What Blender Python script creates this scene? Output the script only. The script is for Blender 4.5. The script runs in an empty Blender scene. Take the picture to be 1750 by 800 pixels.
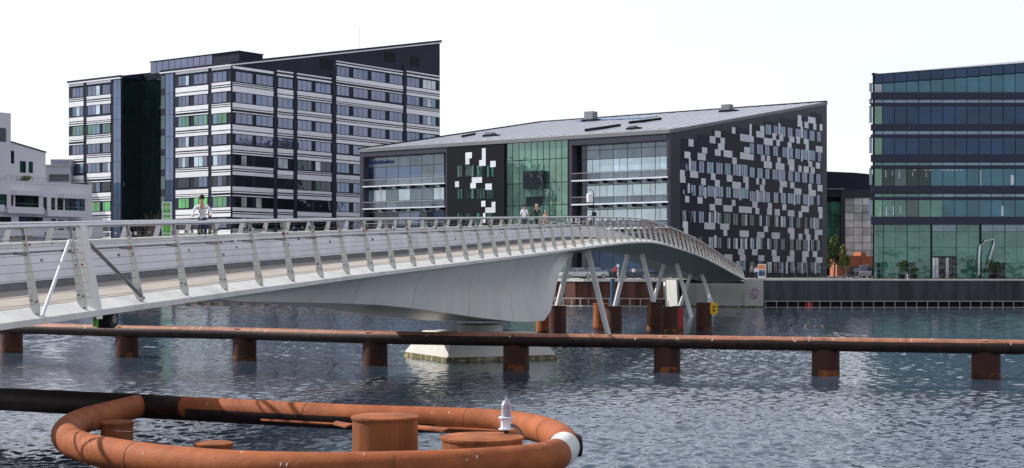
import bpy, math, random, bmesh
from mathutils import Vector, Matrix, noise
random.seed(7)
R = random.random
def U(a, b): return a + (b - a) * random.random()
S = bpy.context.scene
COL = S.collection
# ------------------------------------------------------------------ camera, sky, sun, exposure
EYE = 4.8; F = 2600.0; HX, HY = 875.0, 460.0         # eye height (m), focal length and horizon of the calibrated view
cam = bpy.data.cameras.new('camera'); camo = bpy.data.objects.new('camera', cam); COL.objects.link(camo)
camo.location = (0, 0, EYE); camo.rotation_euler = (math.pi / 2, 0, 0)
cam.sensor_width = 36; cam.lens = 36 * F / 1750; cam.shift_y = (HY - 400) / 1750
cam.clip_start = 0.5; cam.clip_end = 9000
S.camera = camo
SUN_EL = math.radians(38); SUN_AZ = math.radians(-72)   # azimuth from +Y, clockwise
sv = Vector((math.sin(SUN_AZ) * math.cos(SUN_EL), math.cos(SUN_AZ) * math.cos(SUN_EL), math.sin(SUN_EL)))
W = bpy.data.worlds.new('World'); S.world = W; W.use_nodes = True
nt = W.node_tree; nt.nodes.clear()
sky = nt.nodes.new('ShaderNodeTexSky'); sky.sky_type = 'NISHITA'; sky.sun_disc = False
sky.sun_elevation = SUN_EL; sky.sun_rotation = SUN_AZ; sky.air_density = 1.0; sky.dust_density = 1.0; sky.ozone_density = 1.5
bg = nt.nodes.new('ShaderNodeBackground'); bg.inputs[1].default_value = 0.12
wo = nt.nodes.new('ShaderNodeOutputWorld')
veil = nt.nodes.new('ShaderNodeTexNoise'); veil.inputs['Scale'].default_value = 1.6; veil.inputs['Detail'].default_value = 4   # thin high cloud whitening the whole sky
tc = nt.nodes.new('ShaderNodeTexCoord'); vmp = nt.nodes.new('ShaderNodeMapping'); vmp.inputs['Scale'].default_value = (1, 1, 3)
nt.links.new(tc.outputs['Generated'], vmp.inputs[0]); nt.links.new(vmp.outputs[0], veil.inputs['Vector'])
vr = nt.nodes.new('ShaderNodeMapRange'); vr.inputs[1].default_value = .3; vr.inputs[2].default_value = .7; vr.inputs[3].default_value = 5.1; vr.inputs[4].default_value = 6.7
nt.links.new(veil.outputs[0], vr.inputs[0])
vc = nt.nodes.new('ShaderNodeVectorMath'); vc.operation = 'SCALE'; vc.inputs[0].default_value = (.955, .96, 1.03)
sxyz = nt.nodes.new('ShaderNodeSeparateXYZ'); nt.links.new(tc.outputs['Generated'], sxyz.inputs[0])     # haze is densest near the horizon and thins overhead
def mth(op, a, b_): 
    q_ = nt.nodes.new('ShaderNodeMath'); q_.operation = op
    for i_, x_ in enumerate((a, b_)):
        if isinstance(x_, (int, float)): q_.inputs[i_].default_value = x_
        else: nt.links.new(x_, q_.inputs[i_])
    return q_.outputs[0]
zz_ = mth('DIVIDE', sxyz.outputs[2], .95); dn = mth('ADD', mth('MULTIPLY', zz_, zz_), 1.0)
dn = mth('DIVIDE', dn, mth('ADD', mth('ADD', mth('MULTIPLY', sxyz.outputs[0], -.04), mth('MULTIPLY', sxyz.outputs[1], .06)), .92))   # brighter in the half of the sky that holds the sun
nt.links.new(mth('DIVIDE', vr.outputs[0], dn), vc.inputs['Scale'])
sc2 = nt.nodes.new('ShaderNodeVectorMath'); sc2.operation = 'SCALE'; sc2.inputs['Scale'].default_value = .28; nt.links.new(sky.outputs[0], sc2.inputs[0])
va = nt.nodes.new('ShaderNodeVectorMath'); va.operation = 'ADD'; nt.links.new(sc2.outputs[0], va.inputs[0]); nt.links.new(vc.outputs[0], va.inputs[1])
nt.links.new(va.outputs[0], bg.inputs[0]); nt.links.new(bg.outputs[0], wo.inputs[0])
sl = bpy.data.lights.new('sun', 'SUN'); sl.energy = 4.6; sl.angle = math.radians(0.53); sl.color = (1, .95, .88)
so = bpy.data.objects.new('sun', sl); COL.objects.link(so); so.rotation_euler = sv.to_track_quat('Z', 'Y').to_euler(); so.location = (0, 0, 60)
S.view_settings.view_transform = 'Standard'; S.view_settings.look = 'None'
S.view_settings.exposure = 0.30; S.view_settings.gamma = 1

# ------------------------------------------------------------------ materials
MATS = {}
def mat(name, col, rough=.6, metal=0., var=.12, vscale=.6, bump=0., bscale=8., spec=.28, streak=False, orand=.05, col2=None, c2scale=1.5, c2lo=.5, c2hi=.62):
    """base colour with world-space noise variation, optional second colour in patches, vertical streaks and bump"""
    if name in MATS: return MATS[name]
    m = bpy.data.materials.new(name); m.use_nodes = True; MATS[name] = m
    n = m.node_tree; b = n.nodes['Principled BSDF']
    b.inputs['Roughness'].default_value = rough; b.inputs['Metallic'].default_value = metal
    b.inputs['Specular IOR Level'].default_value = spec
    g = n.nodes.new('ShaderNodeNewGeometry')
    mp = n.nodes.new('ShaderNodeMapping'); n.links.new(g.outputs['Position'], mp.inputs[0])
    if streak: mp.inputs['Scale'].default_value = (1, 1, .12)
    nz = n.nodes.new('ShaderNodeTexNoise'); nz.inputs['Scale'].default_value = vscale; nz.inputs['Detail'].default_value = 6
    n.links.new(mp.outputs[0], nz.inputs['Vector'])
    rp = n.nodes.new('ShaderNodeMapRange'); rp.inputs[1].default_value = .25; rp.inputs[2].default_value = .75
    rp.inputs[3].default_value = 1 - var; rp.inputs[4].default_value = 1 + var
    n.links.new(nz.outputs[0], rp.inputs[0])
    src = None
    if col2:
        nz2 = n.nodes.new('ShaderNodeTexNoise'); nz2.inputs['Scale'].default_value = c2scale; nz2.inputs['Detail'].default_value = 8; nz2.inputs['Roughness'].default_value = .65
        n.links.new(mp.outputs[0], nz2.inputs['Vector'])
        r2 = n.nodes.new('ShaderNodeMapRange'); r2.inputs[1].default_value = c2lo; r2.inputs[2].default_value = c2hi
        n.links.new(nz2.outputs[0], r2.inputs[0])
        mx = n.nodes.new('ShaderNodeMix'); mx.data_type = 'RGBA'
        mx.inputs[6].default_value = (*col, 1); mx.inputs[7].default_value = (*col2, 1); n.links.new(r2.outputs[0], mx.inputs[0]); src = mx.outputs[2]
    oi = n.nodes.new('ShaderNodeObjectInfo'); ro = n.nodes.new('ShaderNodeMapRange'); ro.inputs[3].default_value = 1 - orand; ro.inputs[4].default_value = 1 + orand
    n.links.new(oi.outputs['Random'], ro.inputs[0]); mo = n.nodes.new('ShaderNodeMath'); mo.operation = 'MULTIPLY'; n.links.new(rp.outputs[0], mo.inputs[0]); n.links.new(ro.outputs[0], mo.inputs[1])
    vm = n.nodes.new('ShaderNodeVectorMath'); vm.operation = 'SCALE'
    if src: n.links.new(src, vm.inputs[0])
    else: vm.inputs[0].default_value = col
    n.links.new(mo.outputs[0], vm.inputs['Scale']); n.links.new(vm.outputs[0], b.inputs['Base Color'])
    if bump:
        nb = n.nodes.new('ShaderNodeTexNoise'); nb.inputs['Scale'].default_value = bscale; nb.inputs['Detail'].default_value = 5
        n.links.new(g.outputs['Position'], nb.inputs['Vector'])
        bp = n.nodes.new('ShaderNodeBump'); bp.inputs['Strength'].default_value = 1; bp.inputs['Distance'].default_value = bump
        n.links.new(nb.outputs[0], bp.inputs['Height']); n.links.new(bp.outputs[0], b.inputs['Normal'])
    return m
def glass(name, tint, refl=.5, rcol=(.8, .85, 1), rough=.02, wav=.004, fres=True):
    """coated facade glass: dark tinted body under a mirror coat, panes slightly out of true"""
    if name in MATS: return MATS[name]
    m = bpy.data.materials.new(name); m.use_nodes = True; MATS[name] = m
    n = m.node_tree; n.nodes.clear(); out = n.nodes.new('ShaderNodeOutputMaterial')
    d = n.nodes.new('ShaderNodeBsdfDiffuse'); gl = n.nodes.new('ShaderNodeBsdfGlossy')
    gl.inputs['Color'].default_value = (*rcol, 1); gl.inputs['Roughness'].default_value = rough
    g = n.nodes.new('ShaderNodeNewGeometry')
    nz = n.nodes.new('ShaderNodeTexNoise'); nz.inputs['Scale'].default_value = .35; nz.inputs['Detail'].default_value = 3
    n.links.new(g.outputs['Position'], nz.inputs['Vector'])
    rp = n.nodes.new('ShaderNodeMapRange'); rp.inputs[1].default_value = .3; rp.inputs[2].default_value = .7; rp.inputs[3].default_value = .55; rp.inputs[4].default_value = 1.45
    oi = n.nodes.new('ShaderNodeObjectInfo')
    r3 = n.nodes.new('ShaderNodeMapRange'); r3.inputs[3].default_value = .75; r3.inputs[4].default_value = 1.25
    n.links.new(oi.outputs['Random'], r3.inputs[0]); n.links.new(nz.outputs[0], rp.inputs[0])
    mu = n.nodes.new('ShaderNodeMath'); mu.operation = 'MULTIPLY'; n.links.new(rp.outputs[0], mu.inputs[0]); n.links.new(r3.outputs[0], mu.inputs[1])
    vm = n.nodes.new('ShaderNodeVectorMath'); vm.operation = 'SCALE'; vm.inputs[0].default_value = tint
    n.links.new(mu.outputs[0], vm.inputs['Scale']); n.links.new(vm.outputs[0], d.inputs['Color'])
    nb = n.nodes.new('ShaderNodeTexNoise'); nb.inputs['Scale'].default_value = .5; n.links.new(g.outputs['Position'], nb.inputs['Vector'])
    bp = n.nodes.new('ShaderNodeBump'); bp.inputs['Distance'].default_value = wav * 10; n.links.new(nb.outputs[0], bp.inputs['Height'])
    n.links.new(bp.outputs[0], gl.inputs['Normal'])
    mx = n.nodes.new('ShaderNodeMixShader')
    lw = n.nodes.new('ShaderNodeFresnel'); lw.inputs[0].default_value = 1.45
    r4 = n.nodes.new('ShaderNodeMapRange'); r4.inputs[3].default_value = refl; r4.inputs[4].default_value = 1
    n.links.new(lw.outputs[0], r4.inputs[0]); n.links.new(r4.outputs[0], mx.inputs[0])
    n.links.new(d.outputs[0], mx.inputs[1]); n.links.new(gl.outputs[0], mx.inputs[2]); n.links.new(mx.outputs[0], out.inputs[0])
    return m
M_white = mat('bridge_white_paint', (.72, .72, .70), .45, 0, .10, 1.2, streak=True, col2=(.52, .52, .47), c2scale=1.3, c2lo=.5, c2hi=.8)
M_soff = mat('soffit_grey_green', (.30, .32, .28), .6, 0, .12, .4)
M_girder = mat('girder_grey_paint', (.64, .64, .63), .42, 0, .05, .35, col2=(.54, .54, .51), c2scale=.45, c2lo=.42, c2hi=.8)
M_walk = mat('walkway_coating', (.36, .325, .29), .85, 0, .12, 1.5, col2=(.30, .27, .245), c2scale=.8, bump=.002, bscale=40)
M_wallc = mat('divider_paint', (.80, .80, .86), .6, 0, .08, .5, col2=(.62, .62, .66), c2scale=.45, c2lo=.45, c2hi=.75)
M_post = mat('post_grey_metal', (.56, .56, .53), .5, .1, .15, 3, col2=(.36, .33, .28), c2scale=3, c2lo=.52, c2hi=.75)
M_steel = mat('brushed_steel', (.62, .62, .64), .4, .8, .08, 3)
M_dkst = mat('dull_steel', (.20, .20, .22), .45, .5, .2, 3)
M_cable = mat('steel_cable', (.13, .13, .13), .5, .4, .2, 3)
M_black = mat('black_rubber', (.02, .02, .022), .6, 0, .3, 5)
M_rust = mat('rusty_orange_pipe', (.33, .10, .036), .72, 0, .20, 3, col2=(.22, .060, .024), c2scale=1.3, c2lo=.40, c2hi=.75, bump=.008, bscale=18, spec=.2)
M_rustp = mat('sunlit_rust_pipe', (.31, .14, .09), .65, 0, .25, 1.5, col2=(.25, .10, .06), c2scale=1.3, c2lo=.45, c2hi=.7, bump=.004, bscale=20)
M_rustd = mat('dark_rust_pile', (.060, .022, .016), .75, 0, .35, 1.2, streak=True, col2=(.30, .09, .025), c2scale=1.6, c2lo=.60, c2hi=.76, bump=.01, bscale=9)
M_tide = mat('tide_line_rust', (.05, .022, .014), .8, 0, .3, 2, col2=(.26, .085, .025), c2scale=1.4, c2lo=.5, c2hi=.62)
M_rusto = mat('bright_rust', (.32, .10, .03), .75, 0, .3, 3, streak=True, col2=(.15, .045, .018), c2scale=1.8, c2lo=.42, c2hi=.7, bump=.006, bscale=18)
M_sheet = mat('sheet_pile_rust', (.10, .045, .035), .8, 0, .35, .9, streak=True, col2=(.20, .08, .05), c2scale=.6, c2lo=.5, c2hi=.7)
M_conc = mat('concrete', (.44, .44, .42), .8, 0, .14, .5, streak=True, col2=(.30, .30, .28), c2scale=.7, c2lo=.5, c2hi=.8, bump=.004, bscale=6)
M_concl = mat('pale_concrete', (.58, .57, .54), .8, 0, .12, .6, streak=True, col2=(.40, .38, .32), c2scale=1.1, c2lo=.52, c2hi=.8)
M_algae = mat('algae_stain', (.10, .085, .035), .8, 0, .3, 2, col2=(.30, .26, .16), c2scale=2.5, c2lo=.5, c2hi=.6)
M_qwall = mat('dark_quay_wall', (.062, .066, .078), .75, 0, .28, .5, streak=True, col2=(.032, .034, .04), c2scale=.6, c2lo=.42, c2hi=.6, orand=.14, bump=.01, bscale=4)
M_fend = mat('fender_timber', (.38, .36, .34), .8, 0, .2, 1)
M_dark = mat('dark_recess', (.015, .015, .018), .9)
M_ground = mat('paving', (.30, .29, .28), .9, 0, .12, .1)
M_asph = mat('asphalt', (.05, .05, .052), .9, 0, .2, .4)
M_navy = mat('navy_cladding', (.024, .027, .046), .5, 0, .18, .25, spec=.1)  # this and the charcoal are lifted a little to paint in haze
M_navy2 = mat('charcoal_cladding', (.026, .030, .050), .5, 0, .12, .3, spec=.1)
M_frame = mat('grey_frame_cladding', (.050, .053, .072), .5, 0, .08, .3, spec=.15)
M_wpan = mat('white_cladding', (.80, .81, .85), .45, 0, .05, .4, orand=.08)
M_lpan = mat('pale_grey_panel', (.76, .80, .87), .4, 0, .05, .6, orand=.10)
M_roof = mat('pale_metal_roof', (.37, .39, .45), .45, .1, .06, .25)
M_roofg = mat('grey_roof_edge', (.20, .21, .23), .6, 0, .1, .3)
M_app = mat('apartment_render', (.66, .64, .68), .8, 0, .05, .4)
M_brick = mat('orange_brick', (.36, .13, .07), .85, 0, .15, .5)
M_mull = mat('mullion_dark', (.010, .012, .017), .5, spec=.1)
G_sky = glass('reflective_window_glass', (.06, .07, .115), .16, (.72, .76, 1))
G_blind = glass('window_with_pale_blind', (.42, .48, .48), .12, (.8, .85, 1))
G_dark = glass('dark_window_glass', (.008, .013, .015), .035)
G_green = glass('green_shaded_glass', (.04, .16, .09), .12, (.75, .95, .85))
G_dteal = glass('dark_teal_glass', (.018, .055, .045), .06)
G_greenb = glass('bright_green_glass', (.05, .42, .10), .12, (.8, 1, .85))
G_blue = glass('blue_grey_glass', (.030, .05, .10), .16, (.62, .74, 1))
G_dkgreen = glass('black_green_curtain_glass', (.005, .012, .015), .025, (.7, .9, .9))
G_atri = glass('atrium_green_glass', (.075, .15, .115), .18, (.6, .86, .76))
G_clear = glass('pale_sky_glass', (.25, .38, .47), .32, (.85, .95, 1))
G_grey = glass('grey_spandrel_glass', (.11, .15, .18), .10, (.75, .85, .95))
G_navy = glass('navy_facade_glass', (.012, .026, .055), .04, (.45, .62, .95))
G_teal = glass('teal_facade_glass', (.022, .080, .12), .08, (.5, .8, .95))
G_ground = glass('green_lobby_glass', (.045, .14, .105), .10, (.6, .85, .85))
G_lobby = glass('pale_curtain_glass', (.60, .64, .66), .04)
G_strip = glass('light_strip_glass', (.08, .15, .21), .14, (.7, .85, 1))
M_skin = mat('skin', (.50, .28, .20), .6); M_hair = mat('dark_hair', (.03, .02, .015), .7); M_blond = mat('fair_hair', (.55, .40, .22), .7)
M_shirt = mat('white_cotton', (.80, .82, .88), .8, 0, .05, 8); M_tee = mat('charcoal_cotton', (.035, .035, .045), .8)
M_red = mat('red_cotton', (.55, .03, .035), .8); M_jean = mat('dark_denim', (.03, .04, .08), .8); M_trs = mat('black_trousers', (.02, .02, .025), .8)
M_pink = mat('pink_cotton', (.6, .28, .25), .8)
M_silver = mat('silver_car_paint', (.50, .51, .53), .3, .4, .03, 1); M_carb = mat('dark_car_paint', (.06, .07, .09), .25, .3, .03, 1); M_carw = mat('white_car_paint', (.7, .7, .7), .3)
M_cglass = glass('car_glass', (.01, .012, .015), .15); M_rim = mat('alloy_rim', (.4, .4, .42), .35, .8)
M_leaf = mat('leaf_green', (.07, .12, .03), .7, 0, .35, 2.5); M_leaf2 = mat('leaf_light', (.16, .20, .06), .7, 0, .3, 2.5); M_leafd = mat('leaf_dark', (.02, .045, .02), .7, 0, .3, 2.5)
M_bark = mat('bark', (.10, .08, .06), .9); M_twig = mat('dry_twigs', (.16, .12, .10), .9)
M_gsign = mat('sign_green', (.14, .50, .06), .5); M_yel = mat('sign_yellow', (.75, .45, .02), .5); M_org = mat('orange_print', (.75, .25, .10), .6)
M_blut = mat('blue_letters', (.015, .05, .30), .4); M_purp = mat('pink_graffiti', (.42, .14, .36), .7)
M_bluep = mat('blue_post_paint', (.05, .09, .16), .5); M_redp = mat('red_paint', (.38, .02, .03), .5)

# water
mw = bpy.data.materials.new('harbour_water'); mw.use_nodes = True; n = mw.node_tree; b = n.nodes['Principled BSDF']
b.inputs['Base Color'].default_value = (.036, .060, .090, 1); b.inputs['Roughness'].default_value = .05; b.inputs['IOR'].default_value = 1.333
g = n.nodes.new('ShaderNodeNewGeometry')
def wn(scale, sc, det, rot=0.):
    mp = n.nodes.new('ShaderNodeMapping'); mp.inputs['Scale'].default_value = sc; mp.inputs['Rotation'].default_value = (0, 0, rot); n.links.new(g.outputs['Position'], mp.inputs[0])
    z = n.nodes.new('ShaderNodeTexNoise'); z.inputs['Scale'].default_value = scale; z.inputs['Detail'].default_value = det; z.inputs['Roughness'].default_value = .55
    n.links.new(mp.outputs[0], z.inputs['Vector']); return z.outputs[0]
def madd(a, k, c=None):
    q = n.nodes.new('ShaderNodeMath'); q.operation = 'MULTIPLY_ADD'; n.links.new(a, q.inputs[0]); q.inputs[1].default_value = k
    if c is None: q.inputs[2].default_value = 0
    else: n.links.new(c, q.inputs[2])
    return q.outputs[0]
h = madd(wn(.55, (1, 1.2, 1), 3, .3), .0); h = madd(wn(3.0, (1, 1.4, 1), 2, -.25), .009, h); h = madd(wn(9.5, (1, 1.4, 1), 2, .3), .0032, h)
gust = wn(.035, (1, 2.2, 1), 3)
gr = n.nodes.new('ShaderNodeMapRange'); gr.inputs[1].default_value = .35; gr.inputs[2].default_value = .65; gr.inputs[3].default_value = .72; gr.inputs[4].default_value = 1.15
n.links.new(gust, gr.inputs[0])
hm = n.nodes.new('ShaderNodeMath'); hm.operation = 'MULTIPLY'; n.links.new(h, hm.inputs[0]); n.links.new(gr.outputs[0], hm.inputs[1])
bp = n.nodes.new('ShaderNodeBump'); bp.inputs['Distance'].default_value = 1.0; bp.inputs['Strength'].default_value = 1.0
n.links.new(hm.outputs[0], bp.inputs['Height']); n.links.new(bp.outputs[0], b.inputs['Normal'])

# ------------------------------------------------------------------ builders
class MB:
    def __init__(s): s.v = []; s.f = []; s.m = []; s.mats = []
    def mi(s, m):
        if m not in s.mats: s.mats.append(m)
        return s.mats.index(m)
    def add(s, vs, fs, m):
        o = len(s.v); s.v += [tuple(x) for x in vs]; k = s.mi(m)
        for f in fs: s.f.append([i + o for i in f]); s.m.append(k)
    def hexa(s, p, m):   # 8 points: bottom loop, top loop
        s.add(p, [(0, 3, 2, 1), (4, 5, 6, 7), (0, 1, 5, 4), (1, 2, 6, 5), (2, 3, 7, 6), (3, 0, 4, 7)], m)
    def box(s, x0, x1, y0, y1, z0, z1, m):
        s.hexa([(x0, y0, z0), (x1, y0, z0), (x1, y1, z0), (x0, y1, z0), (x0, y0, z1), (x1, y0, z1), (x1, y1, z1), (x0, y1, z1)], m)
    def prism(s, poly, d, m):      # poly: list of Vectors, extruded along vector d
        k = len(poly); s.add([Vector(p) for p in poly] + [Vector(p) + Vector(d) for p in poly],
            [tuple(range(k))[::-1], tuple(range(k, 2 * k))] + [(i, (i + 1) % k, k + (i + 1) % k, k + i) for i in range(k)], m)
    def rings(s, rs, m, closed=True, caps=True):
        k = len(rs[0]); vs = [p for r in rs for p in r]; fs = []
        for i in range(len(rs) - 1):
            for j in range(k if closed else k - 1):
                fs.append((i * k + j, i * k + (j + 1) % k, (i + 1) * k + (j + 1) % k, (i + 1) * k + j))
        if caps and closed: fs += [tuple(range(k))[::-1], tuple(range((len(rs) - 1) * k, len(rs) * k))]
        s.add(vs, fs, m)
    def tube(s, pts, r, m, k=8, caps=True):
        pts = [Vector(p) for p in pts]; rs = []
        rr = r if isinstance(r, (list, tuple)) else [r] * len(pts)
        for i, p in enumerate(pts):
            t = (pts[min(i + 1, len(pts) - 1)] - pts[max(i - 1, 0)]).normalized()
            a = Vector((0, 0, 1)) if abs(t.z) < .9 else Vector((1, 0, 0))
            x = t.cross(a).normalized(); y = x.cross(t)
            rs.append([p + (x * math.cos(2 * math.pi * j / k) + y * math.sin(2 * math.pi * j / k)) * rr[i] for j in range(k)])
        s.rings(rs, m, True, caps)
    def lathe(s, c, prof, m, k=24):   # prof: list of (r, z)
        rs = [[Vector((c[0] + r * math.cos(2 * math.pi * j / k), c[1] + r * math.sin(2 * math.pi * j / k), c[2] + z)) for j in range(k)] for r, z in prof]
        s.rings(rs, m)
    def sphere(s, c, r, m, k=10, sc=(1, 1, 1)):
        prof = [(max(1e-3, math.sin(math.pi * i / (k // 2 + 1))) * r, -math.cos(math.pi * i / (k // 2 + 1)) * r) for i in range(k // 2 + 2)]
        rs = [[Vector((c[0] + a * sc[0] * math.cos(2 * math.pi * j / k), c[1] + a * sc[1] * math.sin(2 * math.pi * j / k), c[2] + z * sc[2])) for j in range(k)] for a, z in prof]
        s.rings(rs, m)
    def build(s, name, parent=None, smooth=False, local=True):
        me = bpy.data.meshes.new(name)
        off = Vector((0, 0, 0))
        if parent is not None and local: off = wloc(parent)
        me.from_pydata([tuple(Vector(v) - off) for v in s.v], [], s.f)
        for m in s.mats: me.materials.append(m)
        me.polygons.foreach_set('material_index', s.m)
        bm = bmesh.new(); bm.from_mesh(me); bmesh.ops.recalc_face_normals(bm, faces=bm.faces); bm.to_mesh(me); bm.free()
        if smooth:
            me.polygons.foreach_set('use_smooth', [True] * len(me.polygons)); me.set_sharp_from_angle(angle=math.radians(38))
        o = bpy.data.objects.new(name, me); COL.objects.link(o)
        if parent is not None: o.parent = parent
        return o
def wloc(o):
    v = Vector(o.location)
    while o.parent is not None: o = o.parent; v = v + Vector(o.location)
    return v
def tag(o, label=None, cat=None, group=None, kind=None):
    if label: o['label'] = label
    if cat: o['category'] = cat
    if group: o['group'] = group
    if kind: o['kind'] = kind
    return o
def thing(name, loc, label, cat, group=None, rz=0):
    o = bpy.data.objects.new(name, None); COL.objects.link(o); o.location = loc; o.rotation_euler = (0, 0, rz); o.empty_display_size = .5
    return tag(o, label, cat, group)
def copy_tree(o, loc, rz=None, label=None, parent=None):
    c = o.copy(); COL.objects.link(c)
    if parent is not None: c.parent = parent
    else:
        c.location = loc
        if rz is not None: c.rotation_euler = (0, 0, rz)
        if label: c['label'] = label
    for ch in list(o.children): copy_tree(ch, None, parent=c)
    return c
CUBES = {}
def cube_mesh(name, m):
    k = (name, m.name)
    if k not in CUBES:
        b = MB(); b.box(-.5, .5, -.5, .5, -.5, .5, m); me = bpy.data.meshes.new(name); me.from_pydata(b.v, [], b.f); me.materials.append(m)
        bm = bmesh.new(); bm.from_mesh(me); bmesh.ops.recalc_face_normals(bm, faces=bm.faces); bm.to_mesh(me); bm.free(); CUBES[k] = me
    return CUBES[k]
def at(px, py, D): return Vector(((px - HX) / F * D, D, EYE + (HY - py) / F * D))
UU = Vector((.5976, .8018, 0)); VV = Vector((-.8018, .5976, 0))      # the two street directions of the far bank
class Fac:
    """a vertical facade: origin, direction along it, outward normal"""
    def __init__(s, O, d, nrm): s.O = Vector((O[0], O[1], 0)); s.d = Vector(d); s.n = Vector(nrm)
    def a(s, px, off=0):
        k = (px - HX) / F; O = s.O + s.n * off
        return (k * O.y - O.x) / (s.d.x - k * s.d.y)
    def z(s, px, py, off=0):
        D = (s.O + s.n * off + s.d * s.a(px, off)).y
        return EYE + (HY - py) / F * D
    def p(s, a, z, o=0): return s.O + s.d * a + s.n * o + Vector((0, 0, z))
    def piece(s, name, par, m, a0, a1, z0, z1, o0, o1, extra=None):
        ob = bpy.data.objects.new(name, cube_mesh(name, m)); COL.objects.link(ob); ob.parent = par
        R3 = Matrix((s.d, s.n, Vector((0, 0, 1)))).transposed().to_4x4()
        c = s.p((a0 + a1) / 2, (z0 + z1) / 2, (o0 + o1) / 2) - wloc(par)
        ob.matrix_basis = Matrix.Translation(c) @ R3 @ Matrix.Diagonal((a1 - a0, o1 - o0, z1 - z0, 1))
        return ob
    def hx(s, mb, m, a0, a1, z0, z1, o0, o1):
        mb.hexa([s.p(a0, z0, o0), s.p(a1, z0, o0), s.p(a1, z0, o1), s.p(a0, z0, o1), s.p(a0, z1, o0), s.p(a1, z1, o0), s.p(a1, z1, o1), s.p(a0, z1, o1)], m)
    def poly(s, mb, m, az, o0, o1): mb.prism([s.p(a, z, o0) for a, z in az], s.n * (o1 - o0), m)

# ------------------------------------------------------------------ setting: water, land, quays
import numpy as np
def water_sheet():
    rg_ = np.random.RandomState(5); N = 84
    lam = np.exp(rg_.uniform(math.log(.14), math.log(.95), N)); th = math.radians(80) + rg_.normal(0, .85, N); ph = rg_.uniform(0, 6.283, N)
    sl_ = SLOPE * math.sqrt(2 / N) * np.ones(N); k = 2 * math.pi / lam; amp = sl_ / k
    xs = [0.]; d = .078
    while xs[-1] < 900: d = .078 if xs[-1] < 14 else min(60, d * 1.021); xs.append(xs[-1] + d)
    xs = np.array([-x for x in xs[:0:-1]] + xs)
    ys = [26.]; 
    while ys[-1] < 420: ys.append(ys[-1] + (.062 + max(0, ys[-1] - 30) * .0022 if ys[-1] < 235 else 20))
    lo = [26 - 1.15 ** i * .5 for i in range(1, 45)]; lo = [y for y in lo if y > -400][::-1]
    ys = np.array(lo + ys); X, Y = np.meshgrid(xs, ys); Z = np.zeros_like(X)
    fade = np.clip(1.2 - np.abs(X) / 200, 0, 1) * (Y > 20)
    gust = .80 + .38 * np.sin(X * .045 + Y * .021 + 1) * np.sin(Y * .06 - X * .018) + .12 * np.sin(Y * .13 + 2)
    cx_, cy_ = np.cos(th) * k, np.sin(th) * k
    for i in range(N): Z += amp[i] * np.sin(cx_[i] * X + cy_[i] * Y + ph[i])
    Z = Z * fade * gust; ny, nx = X.shape
    co = np.stack([X, Y, Z], -1).reshape(-1, 3).astype(np.float32)
    idx = np.arange(nx * ny).reshape(ny, nx); f = np.stack([idx[:-1, :-1], idx[:-1, 1:], idx[1:, 1:], idx[1:, :-1]], -1).reshape(-1, 4)
    me = bpy.data.meshes.new('water'); me.vertices.add(len(co)); me.vertices.foreach_set('co', co.ravel())
    me.loops.add(f.size); me.loops.foreach_set('vertex_index', f.ravel().astype(np.int32)); me.polygons.add(len(f))
    me.polygons.foreach_set('loop_start', np.arange(0, f.size, 4, dtype=np.int32)); me.polygons.foreach_set('use_smooth', np.ones(len(f), bool))
    me.update(calc_edges=True); me.materials.append(mw); print('water', len(f))
    o = bpy.data.objects.new('water', me); COL.objects.link(o); return tag(o, kind='structure')
SLOPE = .19
water_sheet()
GZ = 3.5
Qa = Vector((9.4, 196, 0)); Qb = Vector((31.0, 190, 0)); Qc = Vector((230, 190, 0)); Ql = Qa + VV * 330
b = MB(); b.add([tuple(p + Vector((0, 0, GZ))) for p in (Ql, Qa, Qb, Qc, Vector((4000, 190, 0)), Vector((4000, 6000, 0)), Vector((-4000, 6000, 0)), Vector((-4000, Ql.y, 0)))], [(0, 1, 2, 3, 4, 5, 6, 7)], M_ground)
tag(b.build('ground'), kind='structure')
b = MB(); b.box(-300, 300, -300, 5, -1, 3.2, M_ground); tag(b.build('near_bank'), kind='structure')
# right quay wall, frontal
fq = Fac((31.4, 190), (1, 0, 0), (0, -1, 0))
qw = thing('quay_wall', (60, 190, 0), 'dark grey quay wall with pale coping and timber fender frame, right of the bridge end', 'quay wall')
for i in range(22):
    x0 = i * 8.0; fq.piece('wall_panel', qw, M_qwall, x0 + .02, x0 + 7.98, .82, GZ - .16, -.6, 0 if i % 2 else .006)
fq.piece('coping', qw, M_conc, 0, 176, GZ - .16, GZ + .03, -.7, .06)
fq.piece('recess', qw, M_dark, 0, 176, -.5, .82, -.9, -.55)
fq.piece('fender_rail', qw, M_fend, 0, 176, .74, .84, .0, .12); fq.piece('fender_rail', qw, M_fend, 0, 176, -.12, .06, .0, .14)
for i in range(130): fq.piece('fender_post', qw, M_fend, .25 + i * 1.345, .33 + i * 1.345, .06, .74, .02, .10)
fq.piece('ladder', qw, M_redp, fq.a(1376), fq.a(1390), -.1, .72, -.4, -.2)
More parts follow.
